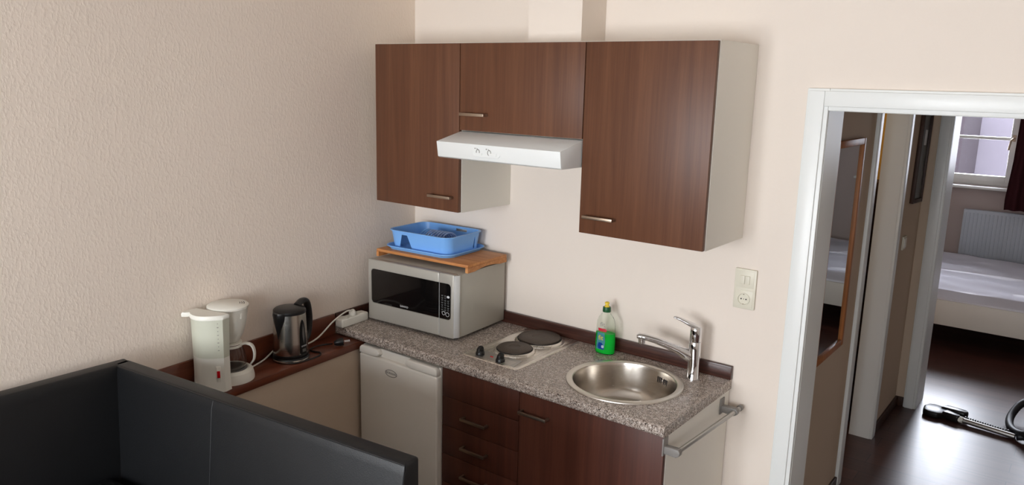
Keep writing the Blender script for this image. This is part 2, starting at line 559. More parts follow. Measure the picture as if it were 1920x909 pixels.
def window(name, x0, x1, z0, z1, y, bars, sashes=1, handle=True, inside=-1):
    root = bpy.data.objects.new(name, None); COL.objects.link(root); root['kind'] = 'structure'
    root.location = (x0, y, z0); OFF[root.name] = (Vector((x0, y, z0)), 0)
    f = B()
    w, d = .05, .07
    f.box(x0, x0 + w, y, y + d, z0, z1, .004).box(x1 - w, x1, y, y + d, z0, z1, .004).box(x0 + w, x1 - w, y, y + d, z0, z0 + w, .004).box(x0 + w, x1 - w, y, y + d, z1 - w, z1, .004)
    obj('window_frame', f, 'white_gloss', root)
    n = sashes
    for i in range(n):
        a = x0 + w + (x1 - x0 - 2 * w) * i / n
        c = x0 + w + (x1 - x0 - 2 * w) * (i + 1) / n
        s = B(); v = .055; ys, ye = y - .012, y + .05
        za, zb = z0 + w - .01, z1 - w + .01
        s.box(a, a + v, ys, ye, za, zb, .004).box(c - v, c, ys, ye, za, zb, .004).box(a + v, c - v, ys, ye, za, za + v, .004).box(a + v, c - v, ys, ye, zb - v, zb, .004)
        for zz in bars:
            s.box(a + v, c - v, ys + .012, ye - .01, zz - .014, zz + .014, .003)
        so = obj('sash', s, 'white_gloss', root)
        obj('pane', B().box(a + v, c - v, y + .016, y + .02, za + v, zb - v), 'pane', so, smooth=0)
        if handle and i == n - 1:
            hb = B()
            hx, hz = c - v / 2, (za + zb) / 2 - .12
            hb.box(hx - .014, hx + .014, ys - .008, ys, hz - .03, hz + .03, .003)
            hb.tube([(hx, ys - .006, hz), (hx, ys - .045, hz), (hx - .02, ys - .05, hz - .02), (hx - .03, ys - .05, hz - .11)], .009, 10)
            obj('handle', hb, 'nickel', so)
    st = B().box(x0 - .04, x1 + .04, y - .16, y - .005, z0 - .028, z0 - .002, .006)
    obj('window_sill', st, 'white_gloss', root)
    return root
def pane_mat():
    m = bpy.data.materials.new('window_pane'); m.use_nodes = True
    nt = m.node_tree; nt.nodes.clear()
    o = nt.nodes.new('ShaderNodeOutputMaterial'); t = nt.nodes.new('ShaderNodeBsdfTransparent'); g = nt.nodes.new('ShaderNodeBsdfGlossy')
    g.inputs['Roughness'].default_value = .02
    mx = nt.nodes.new('ShaderNodeMixShader'); fr = nt.nodes.new('ShaderNodeFresnel'); fr.inputs['IOR'].default_value = 1.45
    nt.links.new(fr.outputs[0], mx.inputs[0]); nt.links.new(t.outputs[0], mx.inputs[1]); nt.links.new(g.outputs[0], mx.inputs[2]); nt.links.new(mx.outputs[0], o.inputs[0])
    return m
M['pane'] = pane_mat()
window('window_1', W1[0], W1[1], W1[2], W1[3], BY + .1, [1.585], 2)
window('window_4', W4[0], W4[1], W4[2], W4[3], BY + .1, [1.585], 1)
for i, h in enumerate(REARW):
    r = window('window_%d' % (i + 2), h[0], h[1], h[2], h[3], -4.93, [], 2, False)
# outside the bedroom window
obj('exterior_facade', B().box(-3.0, 6.0, 9.0, 9.3, -1.0, 1.92), 'facade', smooth=0, kind='structure')
obj('exterior_gable', B().box(-3.0, 1.39, 7.4, 8.8, -1.0, 1.86), 'dark_facade', smooth=0, kind='structure')

# ------------------------------------------------------------------ fitted boards
ZT = .90                      # worktop surface
YF = -.577                    # worktop front edge
ledge = thing('ledge_board', 'reddish brown wooden ledge board along the left wall, under coffee maker and kettle', 'ledge', (.15, -1.3, .826))
obj('board', B().prism([(wx(-.02) + .002, -.02), (LX(-.02), -.02), (LX(LEDGE_END), LEDGE_END), (wx(LEDGE_END) + .002, LEDGE_END)], .826, .8595, bev=.003), 'ledge_wood', ledge)
obj('upstand', B().prism([(wx(-.579) + .001, -.579), (wx(-.579) + .014, -.579), (wx(LEDGE_END) + .014, LEDGE_END), (wx(LEDGE_END) + .001, LEDGE_END)], .86, .955, bev=.002), 'ledge_wood', ledge)

XC = 1.71
wt = obj('worktop', B().prism([(.062, YF), (XC, YF), (XC, -.001), (.008, -.001)], ZT - .04, ZT), 'granite')
bm = bmesh.new(); bm.from_mesh(wt.data)
es = [e for e in bm.edges if abs(e.verts[0].co.y - YF) < 1e-4 and abs(e.verts[1].co.y - YF) < 1e-4 and abs(e.verts[0].co.z - e.verts[1].co.z) < 1e-4]
bmesh.ops.bevel(bm, geom=es, offset=.013, segments=4, profile=.5, affect='EDGES')
bm.to_mesh(wt.data); bm.free()
SX, SY = 1.403, -.299
cut(wt, B().lathe([(.205, ZT - .1), (.205, ZT + .05)], (SX, SY), 64))
HB = (.746, 1.028, -.487, -.024)
cut(wt, B().box(HB[0] + .02, HB[1] - .02, HB[2] + .02, HB[3] - .02, ZT - .1, ZT + .05))
tag(wt, 'grey beige speckled granite look worktop with rounded front edge', 'worktop')

s = obj('upstand_strip', B().prism([(.022, -.002), (XC + .002, -.002), (XC + .002, -.020), (.022, -.020)], ZT, .954, bev=.002), 'dark_strip')
tag(s, 'long dark brown upstand strip along the back wall behind hob and sink', 'upstand')
s = obj('upstand_strip', B().prism([(wx(-.572) + .001, -.572), (wx(-.572) + .013, -.572), (wx(-.022) + .013, -.022), (wx(-.022) + .001, -.022)], ZT, .955, bev=.002), 'dark_strip')
tag(s, 'short dark brown upstand strip on the left wall beside the white power strip', 'upstand')

# ------------------------------------------------------------------ cabinets
def handle(parent, xc, z, yf, w=.128, m='nickel', rise=.03):
    b = B()
    b.box(xc - w / 2, xc + w / 2, yf - rise, yf - rise + .008, z - .006, z + .006, .0015)
    b.box(xc - w / 2, xc - w / 2 + .009, yf - rise + .004, yf, z - .005, z + .005, .001)
    b.box(xc + w / 2 - .009, xc + w / 2, yf - rise + .004, yf, z - .005, z + .005, .001)
    return obj('handle', b, m, parent)

UY, UZ0, UZ1, UZM = -.357, 1.4575, 2.1575, 1.805
def wall_cabinet(name, label, x0, x1, z0, z1, hx, hz, group):
    t = thing(name, label, 'wall cabinet', ((x0 + x1) / 2, 0, z0), 0, group)
    p, y0, y1 = .016, UY + .0195, -.001
    c = B()
    c.box(x0, x0 + p, y0, y1, z0, z1).box(x1 - p, x1, y0, y1, z0, z1)
    c.box(x0 + p, x1 - p, y0, y1, z0, z0 + p).box(x0 + p, x1 - p, y0, y1, z1 - p, z1).box(x0 + p, x1 - p, y1 - .006, y1, z0 + p, z1 - p)
    c.box(x0 + p, x1 - p, y0 + .02, y1 - .006, (z0 + z1) / 2 - .008, (z0 + z1) / 2 + .008)
    obj('carcass', c, 'white_lam', t, smooth=0)
    d = obj('door', B().box(x0 + .0015, x1 - .0015, UY, UY + .018, z0 + .002, z1 - .003, .0012), 'walnut', t)
    handle(d, hx, hz, UY)
    return t
G = 'wall cabinets in a row over the worktop'
wall_cabinet('wall_cabinet', 'tall walnut wall cabinet at the left end, in the room corner', .104, .6035, UZ0, UZ1, .512, 1.521, G)
wall_cabinet('wall_cabinet', 'shorter wide walnut wall cabinet above the white extractor hood', .6045, 1.2035, UZM, UZ1, .69, 1.873, G)
wall_cabinet('wall_cabinet', 'tall walnut wall cabinet at the right end with white side panel showing', 1.2045, 1.7035, UZ0, UZ1, 1.297, 1.525, G)

# extractor hood
hd = thing('extractor_hood', 'white extractor hood under the middle wall cabinet', 'extractor hood', (.904, -.25, 1.7))
prof = [(-.002, 1.803), (UY + .02, 1.803), (UY - .002, 1.800), (-.497, 1.768), (-.488, 1.708), (-.48, 1.703), (-.002, 1.703)]
obj('hood_body', B().prism(prof, .606, 1.202, 'x', .0015), 'white_gloss', hd)
# underside grille
g = B().box(.66, 1.15, -.42, -.1, 1.699, 1.7035, .001)
obj('grease_filter', g, 'alu', hd)
# control strip on the sloping front
tilt = math.atan2(.009, .06)
def hood_front(x, z, off):
    k = (1.768 - z) / .06
    return (x, -.497 + .009 * k - off, z)
HZ = 1.7375
def hood_patch(x0, x1, z0, z1, t, r=.004):
    b = B()
    mx = Matrix.Translation(hood_front(0, HZ, 0)) @ Matrix.Rotation(tilt * -1, 4, 'X')
    return b.prism(rrect(x0, x1, z0 - HZ, z1 - HZ, r), -t, .002, 'y', .0004, 1, mx)
cp = obj('control_strip', hood_patch(.795, .927, 1.722, 1.753, .0008, .012), 'white_gloss', hd)
sl = obj('slide_switch', hood_patch(.807, .842, 1.728, 1.736, .003, .003), 'white_gloss', cp)
sl = obj('slide_switch', hood_patch(.876, .912, 1.728, 1.738, .003, .003), 'white_gloss', cp)
def ring_sym(cx, cz):
    b = B()
    y = hood_front(0, cz, .0016)[1]
    b.tube([(cx - .008 + .008 * cos(a), y, cz + .010 * sin(a)) for a in [2 * pi * i / 18 for i in range(18)]], .0012, 6, True)
    b.tube([(cx - .006, y, cz + .007), (cx - .014, y, cz + .014)], .0012, 6)
    b.sphere((cx - .022, y, cz + .013), .003, 1, .4, 1, 10)
    return b
obj('symbol', ring_sym(.828, 1.740), 'print_grey', cp)
obj('symbol', ring_sym(.884, 1.740), 'print_grey', cp)

# base units
BYF = -.557
def carcass(x0, x1, z0=.1, z1=.858, y0=BYF + .0195, y1=-.005):
    p = .016
    c = B()
    c.box(x0, x0 + p, y0, y1, z0, z1).box(x1 - p, x1, y0, y1, z0, z1).box(x0 + p, x1 - p, y0, y1, z0, z0 + p)
    c.box(x0 + p, x1 - p, y1 - .006, y1, z0 + p, z1)
    c.box(x0 + p, x1 - p, y0, y0 + .016, z1 - .06, z1)
    return c
XD0, XD1, XE = .702, 1.098, 1.705
t = thing('base_cabinet', 'dark brown drawer unit between white fridge and sink cupboard', 'base cabinet', ((XD0 + XD1) / 2, -.28, 0), 0, 'base cabinets under the worktop')
obj('carcass', carcass(XD0, XD1), 'white_lam', t, smooth=0)
obj('plinth', B().box(XD0, XD1, BYF + .05, BYF + .066, 0, .1), 'walnut_shaded', t, smooth=0)
obj('fixed_front', B().box(XD0 + .001, XD1 - .0015, BYF, BYF + .018, .734, .857, .0012), 'walnut_shaded', t)
for z0, z1 in ((.606, .732), (.478, .604), (.350, .476), (.104, .348)):
    d = obj('drawer', B().box(XD0 + .001, XD1 - .0015, BYF, BYF + .018, z0, z1, .0012), 'walnut_shaded', t)
    handle(d, .886, (z0 + z1) / 2 + (.0 if z0 > .2 else .05), BYF)
t = thing('base_cabinet', 'dark brown cupboard with one door under the round sink', 'base cabinet', ((XD1 + XE) / 2, -.28, 0), 0, 'base cabinets under the worktop')
obj('carcass', carcass(XD1 + .0005, XE), 'white_lam', t, smooth=0)
obj('plinth', B().box(XD1 + .0005, XE, BYF + .05, BYF + .066, 0, .1), 'walnut_shaded', t, smooth=0)
d = obj('door', B().box(XD1 + .0015, XE - .001, BYF, BYF + .018, .104, .857, .0012), 'walnut_shaded', t)
handle(d, 1.175, .784, BYF)

# fridge
fx0, fx1, fy = .230, .698, -.586
t = thing('fridge', 'small off-white fridge under the worktop beside the brown ledge', 'fridge', ((fx0 + fx1) / 2, -.3, 0))
obj('body', B().box(fx0 + .004, fx1 - .004, fy + .045, -.04, .02, .852, .006), 'fridge_white', t)
d = B().box(fx0, fx1, fy, fy + .042, .06, .815, .008, 3)
d.box(fx0, fx1, fy + .024, fy + .042, .80, .85, .004)
door = obj('door', d, 'fridge_white', t)
cap = B()
def cap_shape(x0, x1, slope):
    z0, z1 = .817, .851
    if slope > 0:
        pts = [(x0, z0), (x1 - .03, z0), (x1 - .008, z0 + .006), (x1, z0 + .016), (x1 - .012, z1), (x0 + .01, z1), (x0, z1 - .012)]
    else:
        pts = [(x0, z0 + .016), (x0 + .008, z0 + .006), (x0 + .03, z0), (x1, z0), (x1, z1 - .012), (x1 - .01, z1), (x0 + .012, z1)]
    return pts
cap.prism(cap_shape(fx0 + .001, fx0 + .125, 1), fy - .0005, fy + .03, 'y', .004, 3)
obj('grip_moulding', cap, 'fridge_white', door)
cap = B()
cap.prism(cap_shape(fx1 - .185, fx1 - .002, -1), fy - .0005, fy + .03, 'y', .004, 3)
obj('grip_moulding', cap, 'fridge_white', door)
b = B()
b.tube([(.431 + .034 * cos(a), fy - .0006, .765 + .0155 * sin(a)) for a in [2 * pi * i / 40 for i in range(40)]], .0016, 6, True)
bd = obj('badge', b, 'print_grey', door)
text('lettering', 'BOMANN', .0135, 'print_grey', bd, (.431, fy - .0008, .765))
obj('foot', B().cyl((fx0 + .05, fy + .1, 0), (fx0 + .05, fy + .1, .025), .018), 'black_plastic', t)
obj('foot', B().cyl((fx1 - .05, fy + .1, 0), (fx1 - .05, fy + .1, .025), .018), 'black_plastic', t)
obj('foot', B().cyl((fx0 + .05, -.08, 0), (fx0 + .05, -.08, .025), .018), 'black_plastic', t)
obj('foot', B().cyl((fx1 - .05, -.08, 0), (fx1 - .05, -.08, .025), .018), 'black_plastic', t)

# towel rail on the cabinet side
t = thing('towel_rail', 'grey metal towel rail on the white cabinet side right of the sink', 'towel rail', (1.72, -.3, .8))
P0, P1 = (1.752, -.556, .818), (1.762, -.035, .803)
obj('bar', B().cyl(P0, P1, .0085, seg=20), 'alu', t)
for (px, py, pz), dz in ((P0, 0), ((1.76, -.075, .804), 0)):
    b = B()
    b.box(1.7055, 1.7105, py - .018, py + .018, pz - .022, pz + .04, .0015)
    b.prism([(1.708, pz - .014), (px, pz - .016), (px + .013, pz - .008), (px + .015, pz + .004), (px + .008, pz + .014), (px - .01, pz + .014), (1.708, pz + .012)], py - .012, py + .012, 'y', .003)
    obj('bracket', b, 'grey_plastic', t)
obj('end_cap', B().cyl((1.752, -.568, .8184), (1.752, -.556, .818), .0115, seg=20), 'grey_plastic', t)
obj('end_cap', B().cyl((1.762, -.036, .803), (1.7622, -.022, .803), .0115, seg=20), 'grey_plastic', t)

# ------------------------------------------------------------------ hob
x0, x1, y0, y1 = HB
t = thing('hob', 'stainless steel two plate electric hob set in the worktop', 'hob', ((x0 + x1) / 2, (y0 + y1) / 2, ZT))
pl = B()
out = rrect(x0, x1, y0, y1, .006, 3); inn = rrect(x0 + .012, x1 - .012, y0 + .012, y1 - .012, .012, 3); bot = rrect(x0 + .022, x1 - .022, y0 + .022, y1 - .022, .012, 3)
pl.loops([[(x, y, ZT + .0005) for x, y in out], [(x, y, ZT + .0045) for x, y in rrect(x0 + .003, x1 - .003, y0 + .003, y1 - .003, .006, 3)], [(x, y, ZT + .005) for x, y in inn], [(x, y, ZT + .002) for x, y in bot]])
obj('steel_plate', pl, 'steel_plate', t)
obj('lower_case', B().box(x0 + .03, x1 - .03, y0 + .03, y1 - .03, ZT - .03, ZT + .0005), 'alu', t)
# raised control field and printed marks
cf = B().prism([(.80, y0 + .02), (1.0, y0 + .02), (.985, y0 + .095), (.775, y0 + .095)], ZT + .002, ZT + .0035)
cfo = obj('control_field', cf, 'alu', t)
for k in range(7):
    xx = .93 + k * .007
    obj('mark', B().box(xx, xx + .002, y0 + .022, y0 + .07, ZT + .0033, ZT + .0038, mx=None), 'steel_plate', cfo)
def plate(cx, cy, r):
    obj('trim_ring', B().lathe([(r + .0005, ZT + .006), (r + .0045, ZT + .006), (r + .0045, ZT + .0135), (r + .0005, ZT + .0135)], (cx, cy), 64, cap=False), 'black_matte', t)
    rg = obj('plate_ring', B().lathe([(r + .016, ZT + .002), (r + .014, ZT + .006), (r + .006, ZT + .012), (r - .002, ZT + .012), (r - .004, ZT + .004)], (cx, cy), 64), 'steel_plate', t)
    p = obj('hot_plate', B().lathe([(r, ZT + .004), (r, ZT + .019), (r - .005, ZT + .022), (r * .36, ZT + .022), (r * .33, ZT + .0195), (r * .2, ZT + .0185), (0, ZT + .0185)], (cx, cy), 64), 'hot_plate', t)
    gr = B()
    for q in (.5, .65, .8, .92):
        gr.tube([(cx + r * q * cos(a), cy + r * q * sin(a), ZT + .0218) for a in [2 * pi * i / 48 for i in range(48)]], .0007, 5, True)
    obj('groove', gr, 'hot_plate', p)
plate(.886, -.133, .093)
plate(.886, -.312, .073)
for kx, ky in ((.806, -.442), (.920, -.452)):
    kn = obj('knob', B().lathe([(.019, ZT + .003), (.019, ZT + .012), (.0165, ZT + .016), (.0155, ZT + .020), (0, ZT + .020)], (kx, ky), 28), 'black_plastic', t)
    obj('knob_grip', B().prism([(ky - .018, ZT + .010), (ky + .017, ZT + .010), (ky + .016, ZT + .030), (ky + .008, ZT + .040), (ky - .004, ZT + .038), (ky - .015, ZT + .030)], kx - .0085, kx + .0085, 'x', .004, 3), 'black_plastic', kn)
ind = B()
for k in (.858, .866):
    ind.lathe([(.003, ZT + .0033), (.003, ZT + .006), (0, ZT + .0065)], (k, -.435), 14)
obj('indicator_lamp', ind, 'red_plastic', t)

# ------------------------------------------------------------------ sink
t = thing('sink', 'round stainless steel sink bowl set in the speckled worktop', 'sink', (SX, SY, ZT))
prof = [(.2235, ZT + .0005), (.222, ZT + .004), (.216, ZT + .006), (.199, ZT + .0045), (.196, ZT + .001), (.193, ZT - .01), (.186, ZT - .09), (.176, ZT - .125), (.155, ZT - .145), (.12, ZT - .152), (.045, ZT - .156),
        (.045, ZT - .158), (.12, ZT - .154), (.157, ZT - .147), (.178, ZT - .127), (.188, ZT - .09), (.195, ZT - .01), (.2, ZT - .0005)]
bs = B(); bs.lathe(prof[:3] + [(.206, ZT + .0055)], (SX, SY), 96, cap=False); bs.lathe([(.206, ZT + .0055), (.199, ZT + .0042), (.1965, ZT + .001)], (SX, SY), 96, cap=False)
bs.lathe([(.2235, ZT + .0005), (.2, ZT + .0005)], (SX, SY), 96, cap=False)
obj('rim', bs, 'rim_steel', t)
obj('bowl', B().lathe(prof[4:], (SX, SY), 96, cap=False), 'bowl_steel', t)
dr = obj('drain', B().lathe([(.047, ZT - .157), (.045, ZT - .153), (.036, ZT - .156), (.012, ZT - .158), (0, ZT - .158)], (SX, SY), 40), 'chrome', t)
obj('drain_holes', B().lathe([(.02, ZT - .1575), (.02, ZT - .1555), (0, ZT - .1555)], (SX, SY), 24), 'dark_slot', dr)
# overflow slots on the far right of the bowl wall
ac = math.atan2(.178, .075)
for i in range(6):
    if True:
        k = i - 2.5 + (-.35 if i < 3 else .35)
        a = ac - k * .047
        cxx, cyy = SX + .1925 * cos(a), SY + .1925 * sin(a)
        mx = Matrix.Translation((cxx, cyy, ZT - .034)) @ Matrix.Rotation(a, 4, 'Z')
        obj('overflow_slot', B().box(-.0035, .001, -.0021, .0021, -.012, .012, .0015, 2, mx), 'dark_slot', t)
mx = Matrix.Translation((SX + .192 * cos(ac), SY + .192 * sin(ac), ZT - .034)) @ Matrix.Rotation(ac, 4, 'Z')
obj('overflow_screw', B().sphere((SX + .191 * cos(ac), SY + .191 * sin(ac), ZT - .034), .0042, seg=12), 'chrome', t)

# ------------------------------------------------------------------ faucet
fxc, fyc = 1.592, -.102
t = thing('faucet', 'chrome single lever mixer tap behind the round sink', 'faucet', (fxc, fyc, ZT))
obj('body', B().lathe([(.027, ZT), (.0275, ZT + .004), (.0245, ZT + .01), (.0235, ZT + .06), (.0235, ZT + .125), (.0225, ZT + .15), (.0215, ZT + .152)], (fxc, fyc), 40), 'chrome', t)
dx, dy = -.891, -.454
def fp(d, z, s=0):
    return (fxc + dx * d - dy * s, fyc + dy * d + dx * s, z)
# spout: lofted flattened tube
def loft(points, half_w, half_h, n=20):
    lps = []
    for i, (d, z) in enumerate(points):
        d2, z2 = points[min(i + 1, len(points) - 1)]; d0, z0 = points[max(i - 1, 0)]
        l = math.hypot(d2 - d0, z2 - z0); td, tz = (d2 - d0) / l, (z2 - z0) / l
        lp = []
        for k in range(n):
            a = 2 * pi * k / n
            lp.append(fp(d - tz * half_h[i] * sin(a), z + td * half_h[i] * sin(a), half_w[i] * cos(a)))
        lps.append(lp)
    return B().loops(lps)
obj('spout', loft([(.0, ZT + .085), (.03, ZT + .098), (.06, ZT + .112), (.1, ZT + .128), (.15, ZT + .144), (.19, ZT + .153), (.213, ZT + .155), (.222, ZT + .153)],
                  [.021, .0205, .019, .0175, .0165, .016, .0155, .011], [.027, .024, .0185, .0155, .0135, .0125, .012, .007]), 'chrome', t)
a0, a1 = fp(.203, ZT + .15), fp(.201, ZT + .128)
ae = obj('aerator', B().tube([a0, fp(.2025, ZT + .143), a1], [.0135, .013, .0125], 24), 'chrome', t)
obj('aerator_mesh', B().cyl(fp(.201, ZT + .1282), fp(.2009, ZT + .1265), .0095), 'dark_slot', ae)
lv = B().lathe([(.0215, ZT + .153), (.0225, ZT + .155), (.0225, ZT + .196), (.021, ZT + .208), (.016, ZT + .214), (0, ZT + .217)], (fxc, fyc), 40)
lev = obj('lever', lv, 'chrome', t)
obj('lever_arm', loft([(-.006, ZT + .205), (.012, ZT + .214), (.035, ZT + .224), (.06, ZT + .235), (.078, ZT + .241), (.087, ZT + .241)],
                      [.019, .0185, .0155, .012, .0105, .007], [.011, .0105, .0085, .0065, .0055, .0035]), 'chrome', lev)

# ------------------------------------------------------------------ washing-up liquid
bx, by_ = 1.182, -.075
t = thing('dish_soap_bottle', 'washing-up liquid bottle with green liquid, dark green cap and yellow nozzle', 'bottle', (bx, by_, ZT), R(8))
def bottle_shell(s, off):
    return [(r * s, z) for r, z in off]
prof = [(.030, .0), (.040, .002), (.043, .008), (.0435, .05), (.0425, .09), (.041, .11), (.0405, .125), (.038, .142), (.031, .158), (.021, .17), (.0155, .176), (.0145, .182)]
sy = .62
obj('bottle_shell', B().lathe([(0, 0)] + prof, (0, 0), 48, 1, sy), 'soap_clear', t, world=False)
obj('liquid', B().lathe([(0, .0015)] + [(r - .0018, z + (.0015 if z < .003 else 0)) for r, z in prof[:5]] + [(0, .09)], (0, 0), 48, 1, sy), 'soap_green', t, world=False)
cpo = obj('cap', B().lathe([(.0165, .181), (.0175, .183), (.0165, .2), (.0155, .202), (0, .202)], (0, 0), 32), 'cap_green', t, world=False)
obj('nozzle', B().lathe([(.0105, .202), (.0105, .206), (.007, .209), (.0065, .213), (.0095, .2145), (.0095, .221), (.007, .223), (0, .223)], (0, 0), 28), 'nozzle_yellow', cpo, world=False)
def lab(x0, x1, z0, z1, off, n=10, shape=None):
    # patch that hugs the oval front of the bottle
    t2 = bmesh.new()
    rows = []
    for j in range(n + 1):
        v = j / n; z = z0 + (z1 - z0) * v
        row = []
        xa, xb = (x0, x1) if shape is None else shape(v)
        for i in range(n + 1):
            x = xa + (xb - xa) * i / n
            rr = .0436 if z < .09 else .0436 - (z - .09) * .09
            y = -sy * math.sqrt(max(rr * rr - x * x, 1e-6)) - off
            row.append(t2.verts.new((x, y, z)))
        rows.append(row)
    for j in range(n):
        for i in range(n):
            t2.faces.new((rows[j][i], rows[j][i + 1], rows[j + 1][i + 1], rows[j + 1][i]))
    bmesh.ops.solidify(t2, geom=list(t2.faces), thickness=.0004)
    b = B(); return b.add(t2)
sh = lambda v: (-.027 - .005 * (1 - v), .010 - .008 * abs(v - .5))
lb = obj('label', lab(0, 0, .022, .094, .0006, shape=sh), 'label_teal', t, world=False)
obj('blue_drop', lab(0, 0, .024, .052, .0012, shape=lambda v: (-.024 + .01 * abs(v - .45), .006 - .022 * max(0, v - .5))), 'label_blue', lb, world=False)
obj('white_splash', lab(0, 0, .03, .042, .0018, shape=lambda v: (-.006 + .004 * abs(v - .5), .006 - .004 * abs(v - .5))), 'label_white', lb, world=False)
obj('red_ribbon', lab(0, 0, .1, .113, .0006, shape=lambda v: (-.022 - .004 * v, .016 - .012 * abs(v - .4))), 'label_red', t, world=False)
text('lettering', 'fit', .03, 'label_yellow', lb, (-.009, -sy * .0436 - .002, .073), world=False, sx=.9)
text('embossed_lettering', 'fit', .026, 'print_grey', t, (-.004, -sy * .0395 - .003, .131), world=False)

# ------------------------------------------------------------------ microwave, stand, drying rack
RT = R(3.5)
t = thing('microwave', 'silver microwave oven with black glass door on the worktop corner', 'microwave', (.116, -.4265, ZT), RT)
W, D, Z0, H = .515, .372, .013, .297
Ht = H - Z0
obj('cabinet', B().box(.004, W - .004, .03, D, Z0, H - .002, .004), 'mw_side', t, world=False)
xs = .42
dr = obj('door', B().box(0, xs, 0, .03, Z0, H, .006, 3), 'silver_paint', t, world=False)
cpn = obj('control_panel', B().box(xs + .0012, W - .0145, 0, .03, Z0, H, .004, 3), 'silver_paint', t, world=False)
zb, zt = Z0 + Ht * .285, Z0 + Ht * .845
def cut_local(o, b):
    o2 = o
    p = o.parent; o.parent = None
    cut(o, b)
    o.parent = p
    o.data.materials.clear(); 
wx0, wx1 = .02, .484
rc = rrect(wx0, wx1, zb, zt, .016, 6)
rim = rrect(wx0 - .004, wx1 + .004, zb - .004, zt + .004, .02, 6)
for o in (dr, cpn):
    p = o.parent; o.parent = None
    kill = B().loops([[(x, -.004, z) for x, z in rim], [(x, .004, z) for x, z in rc], [(x, .006, z) for x, z in rc]])
    cut(o, kill)
    o.parent = p
    o.data.materials.clear(); o.data.materials.append(M['silver_paint'])
def half(pts, a, b):
    return [(min(max(x, a), b), z) for x, z in pts]
def uniq(pts):
    out = []
    for p in pts:
        if not out or math.dist(p, out[-1]) > 1e-6:
            out.append(p)
    if math.dist(out[0], out[-1]) < 1e-6:
        out.pop()
    return out
win = obj('door_window', B().prism(uniq(half(rc, 0, xs)), .003, .0075, 'y'), 'black_glass', dr, world=False)
text('lettering', 'SANYO', .0125, 'print_white', win, (.218, .0026, zb + .012), world=False, sx=1.15)
kp = obj('keypad', B().prism(uniq(half(rc, xs + .0012, 1)), .003, .0075, 'y'), 'black_glass', cpn, world=False)
kx0 = xs + .012
for j in range(9):
    for i in range(3):
        if j in (0,) or (j == 2 and i == 2):
            continue
        z = zt - .044 - j * .0105
        x = kx0 + i * .0165
        if (i + j) % 3 == 0:
            b = B().tube([(x + .005 + .0038 * cos(a), .0028, z + .0034 * sin(a)) for a in [2 * pi * q / 14 for q in range(14)]], .0006, 5, True)
        else:
            b = B().box(x, x + .010, .0024, .0032, z - .0008, z + .0008).box(x + .001, x + .008, .0024, .0032, z - .0038, z - .0028)
        obj('key', b, 'print_dim', kp, world=False)
obj('key', B().prism(rrect(kx0 + .03, kx0 + .045, zt - .063, zt - .053, .0048, 5), .002, .0035, 'y', .0006), 'print_white', kp, world=False)
for dx_, dz_, r in ((.013, .026, .0085), (.034, .0225, .0095)):
    obj('key', B().tube([(kx0 + dx_ + r * cos(a), .0028, zb + dz_ + r * sin(a)) for a in [2 * pi * q / 8 for q in range(8)]], .0009, 5, True), 'print_white', kp, world=False)
obj('divider', B().box(xs - .0002, xs + .0014, .002, .029, Z0 + .004, H - .004), 'silver_light', cpn, world=False)
# bright bevel at the right-hand end of the front
obj('end_trim', B().prism([(W - .014, .0005), (W - .001, .020), (W - .001, .0295), (W - .014, .0295)], Z0 + .003, H - .003, 'z', .0015), 'silver_light', cpn, world=False)
for fx_, fy_ in ((.04, .05), (W - .04, .05), (.04, D - .05), (W - .04, D - .05)):
    obj('foot', B().cyl((fx_, fy_, 0), (fx_, fy_, Z0 + .002), .013), 'black_plastic', t, world=False)

ZS = ZT + H + .0005
t = thing('shelf_stand', 'low orange brown bamboo stand on top of the microwave', 'stand', (.106, -.363, ZS), R(3.3))
W2, D2 = .535, .292
tb = B().box(0, W2, 0, D2, .022, .036, .003)
obj('top_board', tb, 'bamboo', t, world=False)
for x in (0, W2 - .014):
    b = B()
    # side foot with a shallow arch cut out of the lower edge
    pts = [(0, 0), (.05, 0)] + [(.05 + (D2 - .1) * i / 10, .010 * sin(pi * i / 10)) for i in range(1, 10)] + [(D2 - .05, 0), (D2, 0), (D2, .0225), (0, .0225)]
    b.prism(pts, x, x + .014, 'x')
    obj('side_foot', b, 'bamboo', t, world=False)

ZR = ZS + .0365
t = thing('drip_tray', 'flat sky blue plastic drip tray under the dish rack on the bamboo stand', 'tray', (.31, -.18, ZR), R(3.5))
def basin(x, y, z0, z1, flare, th, r, rimw):
    lps = []
    def lp(dx, z, rr):
        return [(px, py, z) for px, py in rrect(-x - dx, x + dx, -y - dx, y + dx, max(rr, .004), 8)]
    lps.append(lp(0, z0, r)); lps.append(lp(flare * .5, (z0 + z1) / 2, r)); lps.append(lp(flare, z1 - .004, r)); lps.append(lp(flare + rimw, z1 - .004, r + rimw)); lps.append(lp(flare + rimw, z1, r + rimw))
    lps.append(lp(flare - th, z1, r - th)); lps.append(lp(-th, z0 + th, r - th))
    return B().loops(lps)
obj('tray_shell', basin(.182, .138, 0, .018, .010, .0022, .05, .004), 'blue_plastic', t, world=False)
t = thing('dish_rack', 'sky blue plastic dish drying rack with plate ribs, standing on its drip tray', 'dish rack', (.31, -.18, ZR + .003), R(3.5))
rk = obj('basket', basin(.168, .122, 0, .088, .010, .0025, .045, .007), 'blue_plastic', t, world=False)
rk.parent = None
cut(rk, B().prism([(-.112, .010), (-.038, .010), (-.062, .070), (-.094, .070)], -.2, -.09, 'y'))
cut(rk, B().prism([(.062, .012), (.078, .012), (.074, .066), (.068, .066)], .13, .25, 'x'))
cut(rk, B().box(.02, .085, .09, .2, .066, .078))
rk.parent = t
rk.data.materials.clear(); rk.data.materials.append(M['blue_plastic'])
